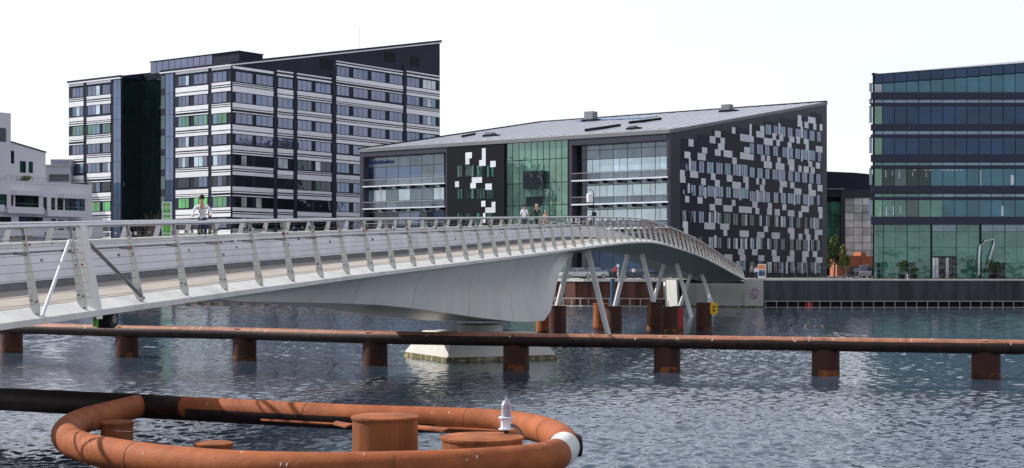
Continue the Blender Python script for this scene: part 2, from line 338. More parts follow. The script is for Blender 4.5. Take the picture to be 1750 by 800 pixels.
# left quay wall behind the bridge: sheet piling
fl = Fac((9.4, 196), VV, Vector((-.5976, -.8018, 0)))
ql = thing('sheet_pile_quay', (9.4, 196, 0), 'rusty brown sheet pile quay with concrete cap, seen between the bridge struts', 'quay wall')
for i in range(170):
    a0 = i * 1.5
    o = .0 if i % 2 else -.35
    fl.piece('sheet_pile', ql, M_sheet, a0, a0 + (1.5 if i % 2 else 1.5), -.5, 3.2, -.9, o) if i < 160 else None
fl.piece('concrete_cap', ql, M_concl, 0, 240, 3.2, GZ + .04, -1.0, .1)
fl.piece('fender_rail', ql, M_fend, 0, 240, .98, 1.10, .3, .42); fl.piece('fender_rail', ql, M_fend, 0, 240, .02, .14, .3, .42)
for i in range(150): fl.piece('fender_post', ql, M_fend, .4 + i * 1.35, .52 + i * 1.35, .14, .98, .32, .4)
rl = thing('quay_railing', (9.4, 196.5, GZ), 'thin grey pipe railing along the sheet pile quay', 'railing')
for z in (.55, 1.05): fl.piece('rail', rl, M_dkst, 0, 120, GZ + z, GZ + z + .04, -.5, -.46)
for i in range(60): fl.piece('railing_post', rl, M_dkst, i * 2., i * 2. + .05, GZ + .04, GZ + 1.05, -.5, -.45)
# abutment
fa = Fac((9.4, 196), (Qb - Qa).normalized(), Vector((-.2676, -.9635, 0)))
ab = thing('bridge_abutment', (24, 191, 0), 'pale grey concrete abutment under the far bridge end with a pink scrawl', 'abutment')
aL = fa.a(1166); fa.piece('abutment_wall', ab, M_conc, aL, (Qb - Qa).length + .4, -1, 3.02, -1.2, .0)
fa.piece('abutment_block', ab, M_conc, fa.a(1272), (Qb - Qa).length + .4, -1, GZ + .08, -1.6, .12)
fa.piece('waterline_stain', ab, M_algae, aL, (Qb - Qa).length + .4, -.3, .22, .0, .13)
b = MB(); a0 = fa.a(1137); a1 = fa.a(1159)
b.hexa([fa.p(a0, -1, .0), fa.p(a1 + .2, -1, 1.4), fa.p(a1 + .2, -1, -1), fa.p(a0, -1, -1), fa.p(a0, 3.45, .0), fa.p(a1, 3.45, 1.4), fa.p(a1, 3.45, -1), fa.p(a0, 3.45, -1)], M_concl)
b.build('wing_wall', ab)
fa.piece('bearing_shade', ab, M_dark, aL, fa.a(1272), 3.02, 3.3, -1.2, -.05)  # dark box added as the shade under the bridge end
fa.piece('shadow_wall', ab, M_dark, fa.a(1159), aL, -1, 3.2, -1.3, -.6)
kx = 0
while kx < 9:
    a_ = -.3 + kx * 1.15
    if a_ + 1.15 < fa.a(1138): fa.piece('sheet_pile', ql, M_sheet, a_, a_ + 1.15, -.5, 3.2, -.9, -.02 if kx % 2 else -.35)
    kx += 1
fa.piece('concrete_cap', ql, M_concl, -.2, fa.a(1137), 3.2, GZ + .04, -1.0, .1)
for z0_, z1_ in ((.98, 1.10), (.02, .14)): fa.piece('fender_rail', ql, M_fend, -.1, fa.a(1136), z0_, z1_, .3, .42)
for kx in range(7): fa.piece('fender_post', ql, M_fend, .5 + kx * 1.35, .62 + kx * 1.35, .14, .98, .32, .4)
b = MB()
for (cx, cy, rx, ry, ph) in ((0, 0, .55, .62, 0), (.12, .1, .35, .42, .7), (-.1, -.25, .42, .25, 1.4)):
    pts = [fa.p(fa.a(1289) + cx + rx * math.cos(t * .5 + ph), 1.75 + cy + ry * math.sin(t * .5 + ph), .15) for t in range(12)]
    b.tube(pts, .045, M_purp, 5)
b.build('graffiti', ab)

# ------------------------------------------------------------------ bridge
PZ = [(10, 4.55), (20, 5.02), (36, 5.76), (44.5, 6.12), (58.3, 6.68), (84.5, 7.63), (100, 8.20), (111.3, 8.55), (118, 8.72), (122, 8.76), (126, 8.72), (132, 8.52), (138.6, 8.30), (145.8, 7.98), (153.8, 7.52), (162.6, 6.88), (172.6, 6.10), (189, 4.86)]
PT = [(10, 2.35), (36, 2.30), (58, 2.18), (84, 2.08), (111, 1.86), (146, 1.80), (170, 1.65), (189, 1.5)]
def interp(tab, s):
    if s <= tab[0][0]: return tab[0][1]
    for (a, x), (c, y) in zip(tab, tab[1:]):
        if s <= c: return x + (y - x) * (s - a) / (c - a)
    return tab[-1][1]
def zr(s): return sum(interp(PZ, s + d) for d in (-3, -1.5, 0, 1.5, 3)) / 5
def fT(s): return interp(PT, s) / 2.25
BD = Vector((.2571, .9664, 0)); BN = Vector((-.9664, .2571, 0))
def bpt(s, q, z): return Vector((-12.1 + .266 * (s - 36), s, 0)) + BN * q + Vector((0, 0, zr(s) + z * fT(s)))
SEND = 189.6
ST = [12 + i * 2.4 for i in range(int((SEND - 12) / 2.4) + 1)]; ST[-1] = SEND
br = thing('footbridge', bpt(82, 3, -2) * Vector((1, 1, 0)) if False else Vector((-1.7, 82.3, 0)), 'long white footbridge with slatted cable railings crossing the harbour from the left foreground', 'bridge')
def sweep(name, sec, mat_, smooth=False, st=None, parent=br):
    b = MB(); rs = []
    for s in (st or ST): rs.append([bpt(s, q, z) for q, z in sec(s)])
    b.rings(rs, mat_); return b.build(name, parent, smooth)
def kd(s): return .05 + .70 * min(1, max(0, (s - 80) / 14)) - .25 * min(1, max(0, (s - 165) / 20))
sweep('deck_slab', lambda s: [(-.03, -1.90), (4.8, -1.92), (4.8, -1.10), (8.75, -1.10), (8.9, -1.6), (3.3, -2.27 - kd(s)), (-.3, -2.28), (-.54, -2.28), (-.55, -2.13)], M_white)
# underside skin and light fascia strips between posts
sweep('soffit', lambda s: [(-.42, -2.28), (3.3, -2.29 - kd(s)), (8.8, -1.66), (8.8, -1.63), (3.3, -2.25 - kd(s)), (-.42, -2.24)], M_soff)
sweep('walkway', lambda s: [(.0, -1.885), (4.5, -1.885), (4.5, -1.91), (.0, -1.91)], M_walk)
sweep('divider_wall', lambda s: [(4.52, -1.66), (4.56, -.56), (4.85, -.56), (4.81, -1.66)], M_wallc)
sweep('divider_base', lambda s: [(4.60, -1.93), (4.60, -1.6), (4.8, -1.6), (4.8, -1.93)], M_dkst)
sweep('divider_cap', lambda s: [(4.50, -.56), (4.50, -.50), (4.90, -.50), (4.90, -.56)], M_white)
sweep('cycle_lane', lambda s: [(4.9, -1.09), (8.6, -1.09), (8.6, -1.08), (4.9, -1.08)], M_asph)
def line(name, q, z, r, m, k=6, st=None):
    b = MB(); b.tube([bpt(s, q, 0) + Vector((0, 0, z * fT(s))) for s in (st or ST)], r, m, k); return b.build(name, br, k > 5)
for i in range(0, 1): pass
line('top_rail', .02, .03, .062, M_steel, 10); line('top_rail', 8.42, .03, .055, M_steel, 8)
line('handrail', .24, -.60, .03, M_dkst, 6)
for i in range(9):
    z = -.28 - i * .19; line('cable', .02 + .2 * z, z, .0055, M_cable, 4)
for i in range(4):
    z = -.2 - i * .2; line('cable', 8.42 - .2 * z, z, .0055, M_cable, 4)
# posts: a pair of tapering plates leaning inwards
b = MB()
prof = [(-.03, .0), (.065, .0), (-.21, -1.90), (-.485, -2.30), (-.45, -1.85)]
b.prism([BN * q + BD * -.022 + Vector((0, 0, z)) for q, z in prof], BD * .044, M_post)
b.prism([BN * q + BD * -.025 + Vector((0, 0, z)) for q, z in ((-.02, .02), (.05, .02), (.02, -.25), (-.08, -.25))], BD * .05, M_dkst)
b.prism([BN * q + BD * -.03 + Vector((0, 0, z)) for q, z in ((.25, -.57), (.25, -.64), (-.12, -.66), (-.12, -.57))], BD * .06, M_dkst)
for q, z in ((-.25, -1.72), (-.38, -1.75), (-.40, -2.05)):
    b.tube([BN * q + BD * -.06 + Vector((0, 0, z)), BN * q + BD * .06 + Vector((0, 0, z))], .028, M_dkst, 6)
b.tube([BN * -.01 + Vector((0, 0, -.12)) + BN * .0, BN * -.03 + Vector((0, 0, -.3))], .05, M_dkst, 6)
post_me = b.build('railing_post', None); pm = post_me.data; bpy.data.objects.remove(post_me)
b = MB()
prof2 = [(.06, .0), (-.10, .0), (-.02, -.45), (.17, -1.10), (.40, -1.3), (.36, -1.0)]
b.prism([BN * q + BD * -.04 + Vector((0, 0, z)) for q, z in prof2], BD * .08, M_white)
t2 = b.build('railing_post', None); pm2 = t2.data; bpy.data.objects.remove(t2)
def put_post(me, s, q):
    o = bpy.data.objects.new('railing_post', me); COL.objects.link(o); o.parent = br
    o.location = bpt(s, q, 0) - wloc(br); o.scale = (1, 1, fT(s) * (2.25 / 2.25)); return o
SP = [36.9 - 2.5 * i for i in range(9, 0, -1)] + [36.9, 38.97, 41.8] + [44.4 + 2.52 * i for i in range(58)]
for s in SP:
    if s < 189.4: put_post(pm, s, 0)
for i in range(70):
    s = 16 + i * 2.52
    if s < 189: put_post(pm2, s, 8.42)
# expansion joint: doubled broad post with braces
b = MB(); sj = 39.35
b.prism([bpt(sj, q, z) for q, z in ((-.06, .02), (.10, .02), (-.20, -2.0), (-.52, -2.36), (-.52, -2.2))], BD * .30, M_lpan if False else M_white); b.build('joint_post', br)
b = MB(); b.tube([bpt(37.0, -.46, -2.1), bpt(38.9, -.02, -.35)], .045, M_lpan, 8); b.build('brace', br, True)
b = MB(); b.tube([bpt(39.7, -.02, -.38), bpt(41.9, -.42, -2.0)], .055, M_dkst, 8); b.build('brace', br, True)
b = MB(); c = bpt(40.9, .0, -2.36); b.tube([c + BD * -.0 - BN * .1 - Vector((0, 0, .12)), c + BN * .35 - Vector((0, 0, .12))], .25, M_black, 20); b.tube([c - BN * .13 - Vector((0, 0, .12)), c - BN * .09 - Vector((0, 0, .12))], .13, M_dkst, 12); b.build('guide_wheel', br, True)
b = MB(); c2 = bpt(39.5, -.4, -2.35); b.box(c2.x - .06, c2.x + .06, c2.y - .03, c2.y + .03, c2.z - .22, c2.z + .02, M_gsign); b.box(c2.x - .01, c2.x + .01, c2.y - .01, c2.y + .01, c2.z, c2.z + .2, M_dkst); b.build('joint_tag', br)
b = MB(); c = bpt(40.9, .2, -2.2); b.prism([c + BD * -.42 + Vector((0, 0, 0)), c + BD * .42, c + BD * .12 - Vector((0, 0, .34)), c - BD * .12 - Vector((0, 0, .34))], BN * .06, M_dkst); b.build('wheel_bracket', br)
# haunched girder round the pivot pier
HB = [(46, None), (48, 3.78), (53.4, 3.63), (57.5, 3.51), (62, 3.34), (66, 3.10), (70.5, 2.77), (76, 2.36), (82, 1.98), (85, 1.86), (88.6, 1.80), (90.2, 2.35), (91.0, 3.2), (92.2, 4.45), (94, 5.3), (96.8, None)]
rs = []
for s, zb in HB:
    zt = bpt(s, 0, -2.24).z
    if zb is None: zb = zt - .02
    f = min(1, max(0, (s - 46) / 10)); g2 = min(1, max(0, (82 - s) / 36))
    zt = max(zt, zb + .01)
    def pp(q, z): 
        v = bpt(s, q, 0); return Vector((v.x, v.y, z))
    qn = -.42 + .45 * f
    zk = zt - .02
    m1 = (zt + zb) / 2
    tw = min(1, max(0, (s - 60) / 26)); qb = -.42 + f * (.68 - .25 * tw)       # face twists from undercut to outward-flaring
    face = [pp(-.40 + (qb + .40) * ((j / 7) ** (1 + .9 * tw)) + (.12 + .55 * tw) * f * math.sin(math.pi * j / 7) * (1.1 - .5 * j / 7), zt + (zb - zt) * j / 7) for j in range(8)]
    rs.append(face + [pp(4.75, zb), pp(6.3, (zt + zb) / 2 + .1), pp(8.3, zt + .35)])
rs2 = []
for i in range(len(rs) - 1):
    for k in range(3): rs2.append([a.lerp(c_, k / 3) for a, c_ in zip(rs[i], rs[i + 1])])
rs2.append(rs[-1])
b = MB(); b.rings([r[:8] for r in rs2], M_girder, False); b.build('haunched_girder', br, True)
b = MB(); b.rings([r[7:] + r[:1] for r in rs2], mat('girder_underside', (.36, .34, .28), .35, 0, .12, .5), False); b.build('girder_underside', br, True)  # darker tan colour paints in the reflection on the underside
for s in (58.3, 66, 73.7, 81.4):     # plate joints across the girder face
    i = min(range(len(rs2)), key=lambda k: abs(rs2[k][0].y - s)); t = BD * .018
    b = MB(); b.rings([[p - t - BN * .006 for p in rs2[i][:8]], [p + t - BN * .006 for p in rs2[i][:8]]], M_soff, False); b.build('plate_joint', br)
# pivot pier
pr = thing('bridge_pier', (-1.7, 82.3, 0), 'pale concrete pier with sloping octagonal foot under the haunched girder', 'pier')
e1 = Vector((.91, .415, 0)); e2 = Vector((-.415, .91, 0)); pc = Vector((-1.8, 82.6, 0))
def fr(h, z, ch): 
    o = []
    for (a, c_) in ((-h + ch, -h), (h - ch, -h), (h, -h + ch), (h, h - ch), (h - ch, h), (-h + ch, h), (-h, h - ch), (-h, -h + ch)): o.append(pc + e1 * a + e2 * c_ + Vector((0, 0, z)))
    return o
b = MB(); b.rings([fr(3.5, -1.5, .05), fr(3.165, .215, .05), fr(3.155, .235, .05), fr(3.1, .236, .05)], M_algae); b.build('waterline_stain', pr)
b = MB(); b.rings([fr(3.15, .22, .05), fr(2.35, 1.42, .05), fr(2.25, 1.44, .05)], mat('pier_concrete', (.50, .49, .46), .85, 0, .12, .8, col2=(.38, .36, .31), c2scale=.8, c2lo=.5, c2hi=.75)); b.build('pier_foot', pr)
b = MB(); b.lathe((-1.72, 82.3, 0), [(1.22, 1.35), (1.22, 1.82)], M_conc, 24); b.build('pier_stem', pr, True)
# inclined struts in pairs
for sc, tz in ((111.0, 0), (133.0, 0), (152.3, 0), (170.3, 0)):
    for sg in (-1, 1):
        b = MB(); T = bpt(sc, 3.0 + sg * .62, -2.2 - kd(sc) * .9); Bm = bpt(sc, 3.0 + sg * 2.35, 0); Bm.z = -.8
        b.tube([Bm, T], .205, M_white, 14); b.build('strut', br, True)
# sail-cable locks: hundreds of small padlocks
b = MB(); lm = [mat('lock_brass', (.30, .22, .12), .4, .5), mat('lock_steel', (.3, .3, .32), .4, .5), mat('lock_dark', (.08, .06, .05), .5), mat('lock_brown', (.22, .13, .08), .5), M_lpan, mat('lock_red', (.4, .05, .04), .5)]
for i in range(4200):
    s = random.triangular(106, 187, 132) if i < 3850 else U(36, 110); z = -.16 - .19 * int(min(7, random.expovariate(.55)))
    if i >= 3850 and R() < .5: s = random.choice([p for p in SP if 36 < p < 112]) + U(-.15, .15)
    p = bpt(s, .02 + .2 * z - .03, z); w = U(.025, .055); m = random.choice(lm)
    b.prism([p + BD * (-w) - Vector((0, 0, .02)), p + BD * w - Vector((0, 0, .02)), p + BD * w - Vector((0, 0, .02 + w * 1.8)), p - BD * w - Vector((0, 0, .02 + w * 1.8))], BN * -.03, m)
tag(b.build('love_locks', br), kind='stuff')

# ------------------------------------------------------------------ mid-distance pipe boom on piles
def catmull(P, n=8, closed=False):
    P = [Vector(p) for p in P]; out = []; N = len(P)
    for i in range(N if closed else N - 1):
        g_ = lambda j: P[j % N] if closed else P[max(0, min(N - 1, j))]
        p0, p1, p2, p3 = g_(i - 1), g_(i), g_(i + 1), g_(i + 2)
        for k in range(n):
            t = k / n; out.append(.5 * ((2 * p1) + (-p0 + p2) * t + (2 * p0 - 5 * p1 + 4 * p2 - p3) * t * t + (-p0 + 3 * p1 - 3 * p2 + p3) * t ** 3))
    if not closed: out.append(P[-1])
    return out
PX = [(20, 603), (217, 611), (418, 617), (641, 626), (882, 632), (1140, 637), (1411, 643), (1685, 649)]
pl = [at(x, HY + EYE * F / (EYE * F / (y - HY) + .62), EYE * F / (y - HY) + .62) for x, y in PX]
pl = [Vector((p.x, p.y, 0)) for p in pl]
pd = (pl[-1] - pl[-2]); pe = (pl[0] - pl[1])
pl = [pl[0] + pe] + pl + [pl[-1] + pd]
bo = thing('pipe_boom', pl[4], 'long rusty steel pipe boom running just above the water in front of the bridge pier', 'pipe')
pl_ = [pl[0] + pe * 2] + pl + [pl[-1] + pd * 3]
path = catmull([p + Vector((0, 0, 1.42)) + Vector((-.05, -.42, 0)) for p in pl_], 8)
M_pshade = mat('pipe_shade_black', (.022, .012, .011), .55, 0, .3, 3, col2=(.06, .02, .014), c2scale=2.5, c2lo=.5, c2hi=.7)  # near-black colour stands in for shade on both pipes
b = MB(); b.tube(path, .315, M_pshade, 20); b.build('pipe', bo, True)
# strip of pale rust painted as the sunlit crown of the pipe
rs = []
for i, p in enumerate(path):
    t = (path[min(i + 1, len(path) - 1)] - path[max(i - 1, 0)]).normalized(); x = t.cross(Vector((0, 0, 1))).normalized(); w0 = math.radians(U(26, 34)); w1 = math.radians(U(146, 154))
    rs.append([p + (x * math.cos(a) + Vector((0, 0, 1)) * math.sin(a)) * .320 for a in [w0 + (w1 - w0) * j / 14 for j in range(15)]])
b = MB(); b.rings(rs, M_rustp, False); b.build('sunlit_crown', bo, True)
for i in range(3, len(path) - 3, 5):
    b = MB(); t = (path[i + 1] - path[i]).normalized(); b.tube([path[i] - t * .03, path[i] + t * .03], .322, M_rustd, 20); b.build('weld_seam', bo, True)
names = ['leftmost rusty pile carrying the mid-water pipe, at the left edge', 'rusty pile under the pipe below the bridge joint post', 'rusty pile under the pipe left of the pier, second from the pier', 'rusty pile under the pipe immediately left of the concrete pier', 'dark shaded pile in front of the concrete pier foot', 'rusty pile under the pipe just right of the struts, left of two more', 'rusty pile under the pipe in open water below the chequered building', 'rightmost rusty pile under the pipe, below the blue glass building']
def pile(loc, r, ztop, m, label, group, cap=True, name='steel_pile', zlow=-1.2):
    t = thing(name, (loc[0], loc[1], 0), label, 'pile', group)
    b = MB(); k = 28; rs = []
    rs = [[Vector((loc[0] + r * math.cos(2 * math.pi * j / k), loc[1] + r * math.sin(2 * math.pi * j / k), z)) for j in range(k)] for z in (zlow, .0, ztop * .5, ztop)]
    b.rings(rs, m); b.build('shaft', t, True)
    if cap: b = MB(); b.lathe((loc[0], loc[1], 0), [(r + .03, ztop - .05), (r + .03, ztop), (r - .02, ztop + .02)], M_rustd if m is not M_rusto else M_rusto, 28); b.build('cap_plate', t, True)
    b = MB(); b.lathe((loc[0], loc[1], 0), [(r + .006, -.1), (r + .012, .12), (r + .004, .26)], M_tide, 28); b.build('tide_mark', t, True)
    return t
for p, nm in zip(pl[1:-1], names): pile((p.x, p.y), .62, 1.66, M_rustd, nm, 'piles under the pipe boom')
# fender piles beside the struts
FP = [(930, 112.5, 2.0, M_rusto, 'bright orange fender pile half hidden behind the leftmost strut', .6), (953, 109.5, 2.15, M_rustd, 'dark fender pile beside the leftmost strut, under the end of the haunched girder', .62), (1027, 119, 2.1, M_rusto, 'bright orange fender pile behind the second strut', .6), (1049, 116, 1.95, M_rustd, 'dark fender pile right of the second strut', .62), (1119, 122, 2.15, M_rustd, 'dark fender pile between the fourth and fifth struts', .62), (1146, 115, 1.95, M_rustd, 'wide dark fender pile in front of the pale wing wall', .62), (1159, 119, 1.9, M_redp, 'red painted fender pile behind the dark one by the wing wall', .4), (1203, 120, 2.15, M_rustd, 'dark fender pile nearest the bridge abutment with the yellow sign', .62)]
for x, D, zt, m, lb, r in FP: pile(((x - HX) / F * D, D), r, zt, m, lb, 'fender piles beside the struts')
for x, D, zt, lb in ((1119, 122, 2.17, 'small white marker lamp on the fender pile between fourth and fifth struts'), (1211, 120, 2.17, 'small white marker lamp on the fender pile nearest the abutment')):
    c = Vector(((x - HX) / F * D, D, zt)); t = thing('marker_lamp', c, lb, 'lamp', 'marker lamps on the fender piles')
    b = MB(); b.lathe(c, [(.08, 0), (.08, .3), (.13, .32), (.13, .36)], M_lpan, 10); b.build('lamp_base', t, True)
    b = MB(); b.lathe(c, [(.10, .36), (.10, .6), (.02, .72)], M_steel, 10); b.build('lamp_glass', t, True)
c = at(1220, 527, 119.5); t = thing('warning_sign', (c.x, c.y, 1.0), 'yellow warning sign with black marks fixed beside the last fender pile', 'sign')
b = MB(); b.box(c.x - .28, c.x + .28, c.y - .03, c.y + .03, c.z - .45, c.z + .45, M_yel); b.build('sign_panel', t)
b = MB(); b.box(c.x - .16, c.x + .16, c.y - .045, c.y - .03, c.z + .1, c.z + .16, M_black); b.box(c.x - .03, c.x + .03, c.y - .045, c.y - .03, c.z - .3, c.z + .1, M_black); b.box(c.x - .14, c.x + .1, c.y - .045, c.y - .03, c.z - .18, c.z - .12, M_black); b.build('sign_mark', t)
b = MB(); b.box(c.x - .6, c.x - .28, c.y, c.y + .05, c.z - .05, c.z + .05, M_dkst); b.build('bracket', t)
c = at(1047, 500, 190); pile((c.x, c.y), .28, 3.6, M_bluep, 'slim blue mooring post against the sheet pile quay', None, False, 'mooring_post')

# ------------------------------------------------------------------ foreground ring of pipe
def rp_(x, y, z=1.15): D = (EYE - z) * F / (y - HY); return Vector(((x - HX) / F * D, D, z))
rg = thing('fender_ring', (-4.5, 33, 0), 'big rusty orange oval pipe ring in the foreground with a white painted band', 'fender ring')
back = [rp_(x, y) for x, y in ((-900, 640), (-400, 663), (0, 682), (150, 689.5), (300, 697), (450, 705), (600, 712.5), (700, 716), (800, 719.5), (870, 724), (925, 734), (956, 748), (965, 763), (947, 778), (895, 788), (800, 795), (700, 799), (600, 801), (500, 801), (400, 798), (300, 790), (220, 780), (160, 769), (125, 757), (112, 744), (120, 731), (146, 718), (178, 709.5), (210, 701), (238, 694))]
path = catmull(back, 10)
b = MB(); b.tube(path, .31, M_rust, 28); b.build('ring_pipe', rg, True)
rs = []       # black paints underside shade along the back run, bridge shadow at its left
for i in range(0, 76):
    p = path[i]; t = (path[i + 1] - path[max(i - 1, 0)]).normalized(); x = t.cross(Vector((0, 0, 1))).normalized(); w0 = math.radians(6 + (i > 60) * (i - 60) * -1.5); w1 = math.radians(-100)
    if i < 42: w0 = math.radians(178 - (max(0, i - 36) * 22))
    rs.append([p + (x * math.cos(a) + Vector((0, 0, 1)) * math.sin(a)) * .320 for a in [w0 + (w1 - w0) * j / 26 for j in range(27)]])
b = MB(); b.rings(rs, M_pshade, False); b.build('shade_skin', rg, True)
def seam(i, m=M_rustd, w=.02, r=.318):
    b = MB(); t = (path[i + 1] - path[i - 1]).normalized(); b.tube([path[i] - t * w, path[i] + t * w], r, m, 28); return b.build('weld_seam', rg, True)
for i in (33, 55, 80, 104, 163, 208, 229, 238, 243, 249, 256, 262): seam(i, random.choice([M_rustd, M_rusto, M_rusto]), .010, .314)
b = MB(); b.tube(path[121:130], .318, mat('peeling_white_paint', (.62, .64, .62), .55, 0, .1, 3, col2=(.25, .20, .17), c2scale=3, c2lo=.58, c2hi=.66), 28); b.build('painted_band', rg, True)
d = Vector((.97, .22, 0)); e = rp_(964, 762)
b = MB(); q = e + d * .19; b.tube([q, q + d * .12], .20, M_rustd, 20); b.tube([q + d * .08, q + d * .15], .235, M_black, 24); b.build('end_flange', rg, True)
# scuffs of bare paint on the pipe and small splashes
M_scuff = mat('guano_white', (.7, .68, .64), .8)
b = MB()
for i in range(60):
    k = random.randrange(30, len(path) - 2); t = (path[k + 1] - path[k]).normalized(); x = t.cross(Vector((0, 0, 1))).normalized(); al = U(.35, math.pi - .35)
    nn = x * math.cos(al) + Vector((0, 0, 1)) * math.sin(al); tt = nn.cross(t); p = path[k] + nn * .3115 + t * U(-.2, .2); w = U(.004, .014); h = U(.006, .035)
    b.add([p - t * w - tt * h, p + t * w - tt * h * .8, p + t * w * .8 + tt * h, p - t * w + tt * h * .9], [(0, 1, 2, 3)], M_scuff)
tag(b.build('bird_droppings', rg), kind='stuff')
bpth = catmull([p + Vector((0, 0, 1.42)) + Vector((-.05, -.42, 0)) for p in pl], 8); b = MB()
for i in range(260):
    k = random.randrange(4, len(bpth) - 2); t = (bpth[k + 1] - bpth[k]).normalized(); x = t.cross(Vector((0, 0, 1))).normalized(); al = U(.5, math.pi - .5)
    nn = x * math.cos(al) + Vector((0, 0, 1)) * math.sin(al); tt = nn.cross(t); p = bpth[k].lerp(bpth[k + 1], R()) + nn * .317; w = U(.01, .035); h = U(.02, .09)
    b.add([p - t * w - tt * h, p + t * w - tt * h * .8, p + t * w * .8 + tt * h, p - t * w + tt * h * .9], [(0, 1, 2, 3)], M_scuff)
tag(b.build('bird_droppings', bo), kind='stuff')
def pile_at(px, wpx, ytop, ztop, m, lb, zlow=-1.2):
    D = (EYE - ztop) * F / (ytop - HY); return pile(((px - HX) / F * D, D), wpx / 2 / F * D, ztop, m, lb, 'piles inside the fender ring', True, 'steel_pile', zlow), D
pile_at(658, 112, 711.5, 1.62, M_rusto, 'tallest and widest free-standing orange pile inside the ring, left of the light')
pile_at(200, 54, 721, 1.18, M_rusto, 'short orange pile inside the left bend of the ring')
pile_at(365, 64, 757, 1.05, M_rusto, 'low orange pile head just showing over the front of the ring')
t, D = pile_at(824, 138, 746.5, 1.28, M_rusto, 'broad low orange pile that carries the navigation light')
# bracket plates
for (x0, y0, x1, y1) in ((574, 722, 604, 727), (712, 729, 768, 734)):
    b = MB()
    p0 = rp_(x0, y0, 1.2); p1 = rp_(x1, y1, 1.2); dd = Vector((0, -.55, 0))
    b.prism([p0, p1, p1 + dd + Vector((-.12, 0, 0)), p0 + dd], Vector((0, 0, .04)), M_rusto)
    b.build('bracket_plate', rg)
b = MB(); pth2 = [p + Vector((0, -.33, -.16)) for p in path[50:92]]; b.tube(pth2, .035, M_rust, 6); b.build('flange_rail', rg, True)
p0 = rp_(190, 738, 1.42); b = MB(); b.prism([p0, p0 + Vector((.5, -.25, 0)), p0 + Vector((.62, -.12, 0)), p0 + Vector((.1, .1, 0))], Vector((0, 0, .02)), M_rustd); b.build('lug_plate', rg)
# navigation light
D = (EYE - 1.28) * F / (742 - HY); c = Vector(((865 - HX) / F * D, D, 1.28))
nl = thing('navigation_light', c, 'silver navigation light with clear ribbed lens standing on the broad orange pile', 'beacon')
b = MB(); b.lathe(c, [(.045, 0), (.045, .10)], M_rustd, 12); b.build('stub', nl, True)
b = MB(); b.lathe(c, [(.16, .10), (.16, .125), (.10, .13), (.10, .33), (.16, .335), (.165, .365), (.12, .375)], M_lpan, 24)
for k in range(4):
    a = k * math.pi / 2 + .5; b.tube([c + Vector((.13 * math.cos(a), .13 * math.sin(a), .11)), c + Vector((.13 * math.cos(a), .13 * math.sin(a), .35))], .012, M_lpan, 6)
b.build('lamp_housing', nl, True)
b = MB(); pr_ = [(.115, .375)]
for k in range(9): pr_ += [(.122 - k * .001, .385 + k * .03), (.110 - k * .001, .40 + k * .03)]
pr_ += [(.095, .66), (.05, .72), (.018, .745), (.012, .80), (.002, .82)]
ml = mat('ribbed_clear_lens', (.42, .39, .46), .12, .55, .1, 20, spec=1)
b.lathe(c, pr_, ml, 24); b.build('lens', nl, True)
b = MB(); b.tube(catmull([c + Vector((.1, 0, .2)), c + Vector((.22, -.02, .17)), c + Vector((.33, -.05, .05)), c + Vector((.38, -.1, -.12))], 6), .02, M_cable, 8); b.build('power_cable', nl, True)
b = MB(); b.tube(catmull([c + Vector((.1, .02, .16)), c + Vector((.19, .0, .14)), c + Vector((.28, -.03, .02)), c + Vector((.33, -.1, -.12))], 6), .014, M_dkst, 8); b.build('power_cable', nl, True)

# ------------------------------------------------------------------ striped office block (left)
def bx3(mb, m, O, u0, u1, v0, v1, z0, z1):
    P = lambda u, v, z: Vector((O[0], O[1], 0)) + UU * u + VV * v + Vector((0, 0, z))
    mb.hexa([P(u0, v0, z0), P(u1, v0, z0), P(u1, v1, z0), P(u0, v1, z0), P(u0, v0, z1), P(u1, v0, z1), P(u1, v1, z1), P(u0, v1, z1)], m)
A0 = (-50.8, 275.0)
far_ = Fac(A0, UU, -VV); fal = Fac(A0, VV, -UU)
ta = thing('striped_office_building', (A0[0], A0[1], GZ), 'tall dark office block with white horizontal stripes and a slanting roof', 'office building')
LU = 59.4; Z0 = 42.1; ZS = (53.2 - 42.1) / LU
def roofz(u): return Z0 + ZS * u
def mass(mb, m, u0, u1, v0, v1, z0, dz=0):
    mb.prism([Vector((A0[0], A0[1], 0)) + UU * u + VV * v0 + Vector((0, 0, z)) for u, z in ((u0, z0), (u1, z0), (u1, roofz(u1) + dz), (u0, roofz(u0) + dz))], VV * (v1 - v0), m)
vr1 = fal.a(275); vw0 = fal.a(207); vw1 = fal.a(117.5)
b = MB(); mass(b, M_navy2, 0, LU, 0, vr1, GZ - .5); b.build('main_block', ta)
b = MB(); mass(b, M_navy2, 0, 30, vw0, vw1, GZ - .5); b.build('side_block', ta)
b = MB(); bx3(b, G_dkgreen, A0, .5, 5.5, vw0 - .1, vw0 - .02, GZ, 41.8); b.build('side_glass', ta)
b = MB(); mass(b, M_mull, 5, 28, vr1, vw0, GZ - .5, -.2); b.build('recess_block', ta)
